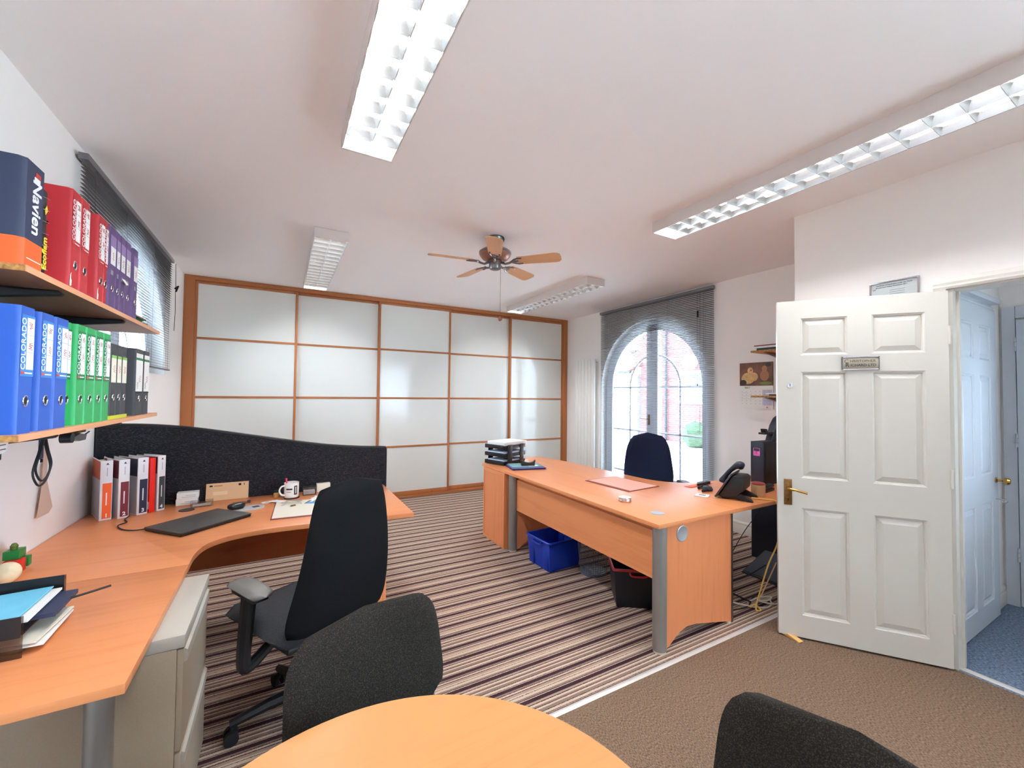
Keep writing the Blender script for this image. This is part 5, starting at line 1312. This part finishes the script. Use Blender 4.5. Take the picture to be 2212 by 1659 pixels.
cs = thing('coaster', 'square white coaster on the right desk near the phone', 'coaster', (2.690, 1.955, ZD), math.radians(25))
rbox('tile', M['paper'], cs, -0.045, 0.045, -0.045, 0.045, 0, 0.006, 0.001); rbox('print', M['grey_ink'], cs, -0.018, 0.018, -0.022, 0.022, 0.006, 0.0064)
ph = thing('desk_phone', 'black office telephone seen from behind on the right desk', 'telephone', (2.865, 1.825, ZD), math.radians(20))
ph.scale = (1.1, 1.1, 1.1)
# local: keypad faces +y / up, back and feet towards -y
MB().prism([(0.072, 0.014), (-0.008, 0.148), (-0.060, 0.150), (-0.080, 0.138), (-0.075, 0.070), (-0.040, 0.030), (0.030, 0.012)], 'x', -0.10, 0.10).build('body', M['black'], ph, 0.008)
MB().prism([(0.092, 0.010), (-0.004, 0.166), (-0.012, 0.160), (0.080, 0.008)], 'x', -0.115, 0.115).build('keypad_shell', mat('phone_bezel', (62, 52, 56), 0.3), ph, 0.002)
for x in (-0.090, 0.060):
    MB().prism([(-0.02, 0.060), (-0.115, 0.016), (-0.125, 0.0), (-0.100, 0.0), (-0.01, 0.014), (0.05, 0.002), (0.05, 0.03)], 'x', x, x + 0.030).build('foot', M['black'], ph, 0.003)
hp_ = smooth_path([(0.085, 0.090, 0.070), (0.088, 0.078, 0.105), (0.090, 0.040, 0.160), (0.090, -0.005, 0.196), (0.090, -0.040, 0.190)], 4)
MB().tube(hp_, [0.020, 0.025, 0.026, 0.022, 0.018, 0.016, 0.015, 0.015, 0.015, 0.016, 0.018, 0.022, 0.027, 0.029, 0.028, 0.024, 0.016], 12).build('handset', M['navy_dark'], ph)
hs = thing('headset', 'black telephone headset lying behind the office telephone', 'headset', (2.93, 2.08, ZD), math.radians(10))
MB().tube(smooth_path([(-0.15, -0.03, 0.010), (-0.09, -0.035, 0.012), (-0.02, -0.02, 0.014), (0.03, 0.02, 0.016), (0.0, 0.05, 0.012), (-0.07, 0.04, 0.010)], 5), 0.009, 8).build('band', M['black_soft'], hs)
MB().lathe([(0.0, 0), (0.036, 0), (0.040, 0.012), (0.030, 0.030), (0.0, 0.034)], -0.05, -0.02, 20).build('ear_cup', M['navy_dark'], hs)
solo(MB().prism([(-0.10, -0.02), (0.08, -0.03), (0.10, 0.01), (-0.02, 0.03)], 'z', 0, 0.022), 'glasses_case', 'dark pouch lying behind the telephone', 'pouch', M['navy_dark'], (3.02, 2.20, ZD + 0.003), 0.1, 0.006)
solo(MB().box(-0.15, 0.15, -0.03, 0.03, 0, 0.002), 'card_folder', 'orange card slip under the dark pouch', 'card', M['f_orange'], (2.99, 2.205, ZD), 0.08)
mj = thing('storage_jar', 'tan stoneware jar with brown-red lid beside the phone', 'jar', (3.075, 1.775, ZD))
MB().lathe([(0.0, 0), (0.044, 0), (0.047, 0.004), (0.047, 0.078), (0.044, 0.082), (0.0, 0.082)], n=32).build('body', M['stoneware'], mj)
MB().lathe([(0.045, 0.0825), (0.047, 0.086), (0.044, 0.094), (0.030, 0.098), (0.0, 0.098)], n=32).build('lid', M['lid_red'], mj)
sp_ = thing('stapler', 'black stapler lying right of the stoneware jar', 'stapler', (3.27, 1.82, ZD), math.radians(8))
rbox('base', M['black'], sp_, -0.085, 0.085, -0.022, 0.022, 0, 0.022, 0.004); MB().prism([(-0.085, 0.024), (0.085, 0.030), (0.080, 0.052), (-0.080, 0.050)], 'y', -0.020, 0.020).build('arm', M['navy_dark'], sp_, 0.004)
pc = thing('computer_tower', 'slim black computer tower with pink sticker on the right desk', 'computer', (3.46, 1.950, ZD))
rbox('case', M['navy_dark'], pc, 0.0, 0.42, 0.0, 0.108, 0.0, 0.352, 0.004)
rbox('side_panel', M['black'], pc, 0.02, 0.41, -0.004, 0.0, 0.01, 0.342, 0.002)
rbox('sticker', M['sticker'], pc, -0.0012, 0.0, 0.030, 0.085, 0.235, 0.300); rbox('sticker_text', M['indigo'], pc, -0.0018, -0.0012, 0.034, 0.080, 0.275, 0.297)
dh = thing('document_stand', 'dark curved stand with small side ledge on top of the computer tower', 'stand', (3.60, 2.0, ZD + 0.3525))
MB().prism([(0.02, 0.0), (0.30, 0.0), (0.30, 0.225), (0.20, 0.215), (0.14, 0.19), (0.085, 0.13), (0.05, 0.06)], 'y', -0.03, 0.03).build('back', M['navy_dark'], dh, 0.006)
MB().box(-0.085, 0.06, -0.025, 0.025, 0.058, 0.074).prism([(-0.055, 0.074), (-0.020, 0.074), (-0.032, 0.104), (-0.066, 0.104)], 'y', -0.02, 0.02).build('ledge', M['black'], dh, 0.003)
kb = thing('keyboard', 'black keyboard behind the computer tower', 'keyboard', (3.75, 1.78, ZD), math.radians(6))
rbox('body', M['black'], kb, -0.20, 0.20, -0.065, 0.065, 0.0, 0.016, 0.004); rbox('keys', M['black_soft'], kb, -0.19, 0.19, -0.055, 0.055, 0.016, 0.022, 0.002)

# under the desk
def crate(name, label, loc, rz, L, W, H, m, rim_m, ribs=True):
    c = thing(name, label, 'crate', loc, rz)
    tp = 0.86
    def rect(s, z, i=0.0): return [(-L / 2 * s + i, -W / 2 * s + i, z), (L / 2 * s - i, -W / 2 * s + i, z), (L / 2 * s - i, W / 2 * s - i, z), (-L / 2 * s + i, W / 2 * s - i, z)]
    vs = rect(tp, 0) + rect(0.97, H * 0.97) + rect(0.97, H * 0.97, 0.004) + rect(tp, 0.005, 0.004)
    fs = [(0, 3, 2, 1)] + [(i, (i + 1) % 4, 4 + (i + 1) % 4, 4 + i) for i in range(4)] + [(4 + i, 4 + (i + 1) % 4, 8 + (i + 1) % 4, 8 + i) for i in range(4)] + [(8 + i, 8 + (i + 1) % 4, 12 + (i + 1) % 4, 12 + i) for i in range(4)] + [(12, 13, 14, 15)]
    MB().add(vs, fs).build('tub', m, c, 0.004)
    k = 0.02
    path = []
    for cx, cy, a0 in ((L / 2 - k, W / 2 - k, 0), (-L / 2 + k, W / 2 - k, 90), (-L / 2 + k, -W / 2 + k, 180), (L / 2 - k, -W / 2 + k, 270)):
        path += [(x, y, H - 0.008) for x, y in arc(cx, cy, k, a0, a0 + 90, 4)]
    MB().tube(path, 0.0095, 8, True).build('rim', rim_m, c)
    for s in (-1, 1):
        p = [(-L * 0.18, s * (W / 2 + 0.002), H - 0.020), (-L * 0.13, s * (W / 2 + 0.006), H - 0.042), (L * 0.13, s * (W / 2 + 0.006), H - 0.042), (L * 0.18, s * (W / 2 + 0.002), H - 0.020)]
        MB().tube(smooth_path(p, 4), 0.007, 8).build('grip', rim_m, c)
        if ribs:
            for x in (-L * 0.30, L * 0.30):
                MB().prism([(x - 0.03, 0.01), (x + 0.03, 0.01), (x + 0.034, H * 0.75), (x - 0.034, H * 0.75)], 'y', *sorted((s * W / 2 * 0.86, s * (W / 2 * 0.935)))).build('rib', m, c, 0.004)
    return c
crate('storage_crate', 'bright blue plastic crate under the right desk', (2.095, 2.965, 0), math.radians(-87), 0.33, 0.36, 0.245, M['crate_blue'], M['crate_blue'])
crate('storage_crate', 'black plastic crate with red rim under the right desk', (2.235, 2.165, 0), math.radians(-35), 0.34, 0.28, 0.265, M['crate_black'], M['crate_red'], False)
wb = thing('waste_bin', 'round grey wire-mesh waste bin between the two crates', 'waste bin', (2.275, 2.662, 0))
MB().lathe([(0.0, 0), (0.108, 0), (0.108, 0.012), (0.104, 0.016), (0.0, 0.016)], n=36).build('base', M['bin_disc'], wb)
mb = MB()
for k in range(36):
    a = 2 * PI * k / 36
    mb.tube([(0.106 * math.cos(a), 0.106 * math.sin(a), 0.012), (0.132 * math.cos(a), 0.132 * math.sin(a), 0.285)], 0.0012, 3)
for k in range(17):
    z = 0.02 + k * 0.016; r = 0.106 + 0.026 * (z - 0.012) / 0.273
    mb.tube([(r * math.cos(2 * PI * i / 36), r * math.sin(2 * PI * i / 36), z) for i in range(36)], 0.0012, 3, True)
mb.build('wire_mesh', M['mesh_grey'], wb)
MB().tube([(0.133 * math.cos(2 * PI * i / 36), 0.133 * math.sin(2 * PI * i / 36), 0.288) for i in range(36)], 0.005, 8, True).build('rim', M['mesh_grey'], wb)
def floor_cable(label, pts, r, m):
    return solo(MB().tube(smooth_path(pts, 8), r, 8), 'cable', label, 'cable', m, group='cables behind the right desk')
floor_cable('yellow network cable draped from the phone to the floor', [(2.935, 1.740, ZD + 0.006), (2.985, 1.660, ZD + 0.006), (3.01, 1.612, ZD - 0.003), (3.03, 1.602, 0.62), (3.02, 1.610, 0.45), (2.96, 1.64, 0.30), (2.90, 1.66, 0.13), (2.86, 1.665, 0.04), (2.85, 1.66, 0.006), (2.875, 1.645, 0.008), (2.865, 1.68, 0.03), (2.85, 1.70, 0.008)], 0.0052, M['yellow_cable'])
floor_cable('thick white cable arching across the carpet beside the door', [(2.595, 1.80, 0.006), (2.66, 1.80, 0.018), (2.74, 1.79, 0.030), (2.83, 1.74, 0.012), (2.88, 1.69, 0.007), (2.95, 1.645, 0.007), (3.03, 1.66, 0.007), (3.08, 1.70, 0.008)], 0.006, M['white_cable'])
floor_cable('loose white cable coil on the carpet behind the door edge', [(2.90, 1.75, 0.006), (3.02, 1.74, 0.020), (3.10, 1.70, 0.022), (3.02, 1.685, 0.020), (2.97, 1.72, 0.018), (2.99, 1.66, 0.020), (3.06, 1.64, 0.006)], 0.005, M['white_cable'])
floor_cable('grey-beige cable rising behind the yellow one', [(2.88, 1.69, 0.006), (2.96, 1.72, 0.008), (3.05, 1.74, 0.03), (3.09, 1.72, 0.12), (3.15, 1.69, 0.26)], 0.0045, M['manila'])
floor_cable('thin black cable hanging from the desk towards the end panel', [(3.62, 2.04, 0.70), (3.55, 2.03, 0.52), (3.30, 2.03, 0.34), (2.98, 1.98, 0.14), (2.78, 1.90, 0.02), (2.66, 1.82, 0.006)], 0.003, M['black_soft'])
floor_cable('black cable resting on the footrest tip', [(2.60, 1.95, 0.12), (2.85, 1.97, 0.045), (3.15, 1.99, 0.020), (3.34, 1.99, 0.026), (3.50, 1.96, 0.078)], 0.0045, M['black_soft'])
floor_cable('black cable trailing from the power block to the white cable', [(2.70, 1.99, 0.055), (2.80, 1.97, 0.04), (2.90, 1.88, 0.02), (2.93, 1.79, 0.006), (2.90, 1.73, 0.020)], 0.0055, M['black_soft'])
floor_cable('tangled black cable beside the power block', [(2.62, 2.05, 0.13), (2.70, 2.03, 0.10), (2.78, 2.0, 0.06), (2.84, 1.93, 0.03), (2.80, 1.88, 0.020), (2.74, 1.92, 0.05), (2.68, 1.97, 0.08), (2.66, 2.04, 0.04)], 0.0042, M['black_soft'])
floor_cable('flat black cable under the thick white one', [(2.60, 1.745, 0.005), (2.72, 1.735, 0.005), (2.85, 1.72, 0.005), (3.0, 1.775, 0.005), (3.12, 1.80, 0.005)], 0.004, M['black_soft'])
pw = thing('power_block', 'black power block with pale blue plug on the carpet', 'power block', (2.665, 1.875, 0), 0.4)
rbox('body', M['black'], pw, -0.05, 0.05, -0.03, 0.03, 0, 0.045, 0.006); rbox('plug', mat('pale_blue_plug', (150, 186, 214), 0.4), pw, -0.012, 0.026, -0.022, 0.022, 0.0455, 0.085, 0.005)
ws = thing('door_wedge', 'pale wooden wedge jammed under the open door', 'door wedge', (2.735, 1.395, 0), math.radians(-100))
MB().prism([(-0.045, 0.0), (0.075, 0.0), (0.075, 0.006), (-0.045, 0.026)], 'y', -0.018, 0.018).build('wedge', M['rubber_wood'], ws, 0.002)

# ================================================================== ON THE RIGHT-HAND WALLS
cal = thing('wall_calendar', 'May wall calendar with duckling photograph beside the shelves', 'calendar', (XR - 0.002, 2.500, 1.335))
rbox('photo_sheet', M['photo_bg'], cal, -0.012, 0.0, -0.170, 0.170, 0.237, 0.478)
rbox('date_sheet', M['paper'], cal, -0.012, 0.0, -0.172, 0.172, 0.0, 0.235)
def blob(cy, cz, ry, rz_, m, k=0):
    MB().prism([(cy + ry * math.cos(t * PI / 12), cz + rz_ * math.sin(t * PI / 12)) for t in range(24)], 'x', -0.0126 - 0.0002 * k, -0.0122).build('picture', m, cal)
# camera sees +y on the left
blob(0.08, 0.315, 0.07, 0.06, M['photo_duck'], 0); blob(0.055, 0.395, 0.030, 0.035, M['photo_duck'], 1); blob(0.02, 0.33, 0.045, 0.045, M['photo_duck'], 1)
blob(-0.09, 0.34, 0.045, 0.055, mat('dim_tan_photo_print', (168, 112, 72), 0.5), 0); blob(-0.09, 0.41, 0.026, 0.032, mat('dim_tan_photo_print', (176, 120, 78), 0.5), 1); blob(-0.10, 0.262, 0.06, 0.016, M['photo_green'], 1); blob(0.13, 0.27, 0.035, 0.03, M['photo_dark'], 1); blob(-0.13, 0.45, 0.03, 0.02, M['photo_dark'], 0); blob(0.048, 0.398, 0.006, 0.006, M['ink'], 3)
text('month_lettering', 'MAY', 0.028, M['olive_ink'], cal, (-0.0126, 0.085, 0.215), (0, -1, 0), ZP, bold=0.0006)
rbox('weekend_tint', M['pale_blue_grey'], cal, -0.0124, -0.012, -0.165, -0.070, 0.035, 0.195)
for r in range(5):
    for q in range(7):
        rbox('date', M['grey_ink'], cal, -0.0127, -0.0121, 0.140 - q * 0.047, 0.148 - q * 0.047, 0.175 - r * 0.032, 0.179 - r * 0.032)
for r in range(3):
    scr = MB().tube([(-0.0127, 0.15 - 0.012 * i, 0.163 - r * 0.032 + 0.003 * math.sin(i * 2.1 + r)) for i in range(7 + 3 * r)], 0.0006, 4).build('handwriting', M['ink'], cal)
MB().cyl((-0.013, -0.115, 0.016), (-0.0121, -0.115, 0.016), 0.008, n=12).build('logo', M['f_orange'], cal)

def end_shelf(label, z, items):
    s = thing('wall_shelf', label, 'shelf', (XR, 1.60, z))
    rbox('board', M['shelf'], s, -0.30, -0.002, 0.0, 0.78, -0.018, 0.0)
    rbox('raw_edge', M['chip'], s, -0.302, -0.30, 0.0, 0.78, -0.018, 0.0)
    for y in (0.25, 0.66):
        MB().prism([(-0.28, -0.018), (0.0, -0.018), (0.0, -0.07), (-0.02, -0.07)], 'y', y - 0.012, y + 0.012).build('bracket', M['pewter'], s)
    return s
def wire_end(label, z):
    w = thing('wire_bookend', label, 'bookend', (XR - 0.15, 2.16, z))
    p = [(-0.07, 0, 0.003), (-0.075, 0, 0.02), (-0.075, 0, 0.185), (-0.06, 0, 0.20), (0.06, 0, 0.20), (0.075, 0, 0.185), (0.075, 0, 0.02), (0.07, 0, 0.003)]
    MB().tube(p, 0.004, 8).build('loop', M['chrome'], w)
    MB().tube([(-0.07, 0, 0.004), (-0.07, -0.12, 0.004), (0.07, -0.12, 0.004), (0.07, 0, 0.004)], 0.0035, 8).build('foot', M['chrome'], w)
end_shelf('upper beech shelf half hidden behind the open door', 1.905, 0); end_shelf('lower beech shelf half hidden behind the open door', 1.468, 0)
wire_end('chrome wire bookend on the upper half-hidden shelf', 1.960); wire_end('chrome wire bookend on the lower half-hidden shelf', 1.495)
def shelf_pile(z, specs):
    for (lab, m, x0, x1, y0, y1, t, n) in specs:
        o = rbox(n, m, None, x0, x1, y0, y1, z, z + t, 0.001); tag(o, lab, 'folder' if 'folder' in n else 'papers', 'papers on the half-hidden shelves'); z += t + 0.0005
shelf_pile(1.9055, [('dark teal folders at the bottom of the upper half-hidden shelf', mat('dark_teal_card', (46, 74, 78), 0.7), XR - 0.28, XR - 0.03, 1.75, 2.335, 0.022, 'card_folder'),
                    ('white papers between the teal and red folders', M['paper'], XR - 0.28, XR - 0.03, 1.75, 2.355, 0.018, 'paper_pile'), ('red card folder on top of the upper half-hidden shelf', M['maroon_pad'], XR - 0.28, XR - 0.03, 1.75, 2.36, 0.010, 'card_folder')])
shelf_pile(1.4685, [('dark folders on the lower half-hidden shelf', M['f_black'], XR - 0.28, XR - 0.03, 1.70, 2.22, 0.014, 'card_folder'), ('white papers on the lower half-hidden shelf', M['paper'], XR - 0.28, XR - 0.03, 1.70, 2.25, 0.010, 'paper_pile')])

cf = thing('certificate', 'silver-framed certificate on the wall above the open door', 'picture frame', (XD - 0.001, 1.03, 1.86))
# local: wall face at x=0, room towards -x; camera sees +y on the left
for y0, y1, z0, z1 in ((-0.115, 0.115, 0.297, 0.305), (-0.115, 0.115, 0.0, 0.008), (-0.115, -0.107, 0.008, 0.297), (0.107, 0.115, 0.008, 0.297)):
    rbox('frame', M['chrome'], cf, -0.014, 0.0, y0, y1, z0, z1, 0.001)
rbox('document', M['paper'], cf, -0.006, 0.0, -0.107, 0.107, 0.008, 0.297)
rbox('glazing', M['pane'], cf, -0.0095, -0.0085, -0.107, 0.107, 0.008, 0.297)
text('document_lettering', 'Certificate of Registration under the Waste', 0.0095, M['ink'], cf, (-0.0066, 0.0, 0.282), (0, -1, 0), ZP, ext=0.0002, bold=0.0002)
text('document_lettering', '(England and Wales) Regulations 2011', 0.0095, M['ink'], cf, (-0.0066, 0.012, 0.270), (0, -1, 0), ZP, ext=0.0002, bold=0.0002)
for k in range(6):
    rbox('print', M['grey_ink'], cf, -0.0068, -0.006, -0.05, 0.02, 0.245 - k * 0.012, 0.247 - k * 0.012)
rbox('print', M['ink'], cf, -0.0068, -0.006, 0.085, 0.10, 0.258, 0.2605)

# ================================================================== OUTSIDE THE WINDOWS
struct('ground', 'pale paving outside the arched window', 'ground', MB().box(XR + 0.31, 40, -30, 45, -0.35, -0.25), M['tarmac'])
struct('ground', 'pale paving outside the left window', 'ground', MB().box(-30, XL - 0.31, -30, 45, -0.35, -0.25), M['tarmac'])
struct('ground', 'paving outside the hallway screen', 'ground', MB().box(XL - 0.31, XR + 0.31, -30, -0.42, -0.35, -0.25), M['tarmac'])
BX = 13.0
bh = thing('brick_house', 'red brick gabled house seen through the arched window', 'house', (BX, 4, -0.25))
MB().prism([(-9, 0), (8.30, 0), (8.30, 2.9), (8.60, 2.95), (8.87, 3.55), (8.59, 3.57), (8.59, 3.95), (4.0, 6.9), (-9, 6.9)], 'x', 0, 6).build('wall', M['brick'], bh)
MB().box(-0.07, 0, 8.55, 8.90, 3.55, 3.62).build('corbel_stone', M['ext_lead'], bh)
MB().cyl((-0.09, 6.97, 0), (-0.09, 6.97, 6.5), 0.05, n=10).build('drainpipe', M['ext_lead'], bh)
def ext_window(par, x, y0, y1, z0, z1, nx=2, nz=3):
    w = rbox('window', M['render_white'], par, x - 0.06, x + 0.02, y0, y1, z0, z1)
    for i in range(nx):
        for j in range(nz):
            a = y0 + 0.06 + (y1 - y0 - 0.12) * i / nx; b = y0 + 0.06 + (y1 - y0 - 0.12) * (i + 1) / nx - 0.04
            c = z0 + 0.06 + (z1 - z0 - 0.12) * j / nz; d = z0 + 0.06 + (z1 - z0 - 0.12) * (j + 1) / nz - 0.04
            rbox('pane', M['ext_glass'], w, x - 0.07, x - 0.06, a, b, c, d)
ext_window(bh, 0, 5.3, 6.4, 1.45, 2.65); ext_window(bh, 0, 2.6, 3.8, 1.3, 2.5); ext_window(bh, 0, 7.2, 7.9, 0.9, 1.75, 1, 2); ext_window(bh, 0, 3.2, 4.4, 3.9, 5.2)
MB().lathe([(0.0, 0.0), (0.12, 0.012), (0.22, 0.05), (0.27, 0.085), (0.265, 0.09), (0.2, 0.06), (0.0, 0.02)], n=28).build('satellite_dish', M['render_white'], bh).matrix_local = Matrix.Translation((-0.40, 5.62, 2.92)) @ Matrix.Rotation(-PI / 2, 4, 'Y') @ Matrix.Rotation(0.3, 4, 'X')
MB().tube([(-0.02, 5.75, 2.75), (-0.25, 5.72, 2.78), (-0.38, 5.64, 2.88)], 0.025, 6).build('dish_arm', M['ext_lead'], bh)
wh = thing('white_house', 'white rendered house with tiled lean-to roof left of the brick gable', 'house', (BX - 0.5, 12.3, -0.25))
MB().box(0, 0.46, 0.15, 0.60, 0, 2.65).box(0, 5, 0.60, 8, 0, 2.65).build('wall', M['render_white'], wh)
MB().prism([(-0.25, 2.62), (0.46, 3.0), (0.46, 3.12), (-0.25, 2.74)], 'y', -0.1, 1.15).build('roof', M['roof_tile'], wh)
MB().box(-0.30, -0.20, -0.15, 1.2, 2.62, 2.72).build('gutter', M['ext_lead'], wh)
ext_window(wh, 0, 0.28, 0.60, 1.6, 2.45, 2, 3); ext_window(wh, 0, 0.75, 1.15, 1.3, 2.45, 2, 3); ext_window(wh, 0, 2.0, 3.2, 1.2, 2.4, 3, 3)
for i, y in enumerate([4.6, 6.2, 7.6, 9.1]):
    rr = random.Random(i); mb = MB()
    vs = []; fs = []
    n, m = 10, 8
    for a in range(m + 1):
        for b in range(n):
            th = PI * a / m; p = 2 * PI * b / n; r = 0.42 * (1 + 0.22 * rr.uniform(-1, 1))
            vs.append((r * math.sin(th) * math.cos(p), r * 1.1 * math.sin(th) * math.sin(p), 0.42 - 0.45 * math.cos(th) * (1 + 0.1 * rr.uniform(-1, 1))))
    for a in range(m):
        for b in range(n):
            fs.append((a * n + b, a * n + (b + 1) % n, (a + 1) * n + (b + 1) % n, (a + 1) * n + b))
    solo(mb.add(vs, fs), 'garden_shrub', ['leafy shrub seen low through the right window leaf', 'leafy shrub left of the nearest one against the brick house', 'leafy shrub below the satellite dish wall', 'leafy shrub furthest left at the foot of the houses'][i], 'shrub', M['hedge'], (BX - 0.8, y, -0.25), group='shrubs in front of the houses')
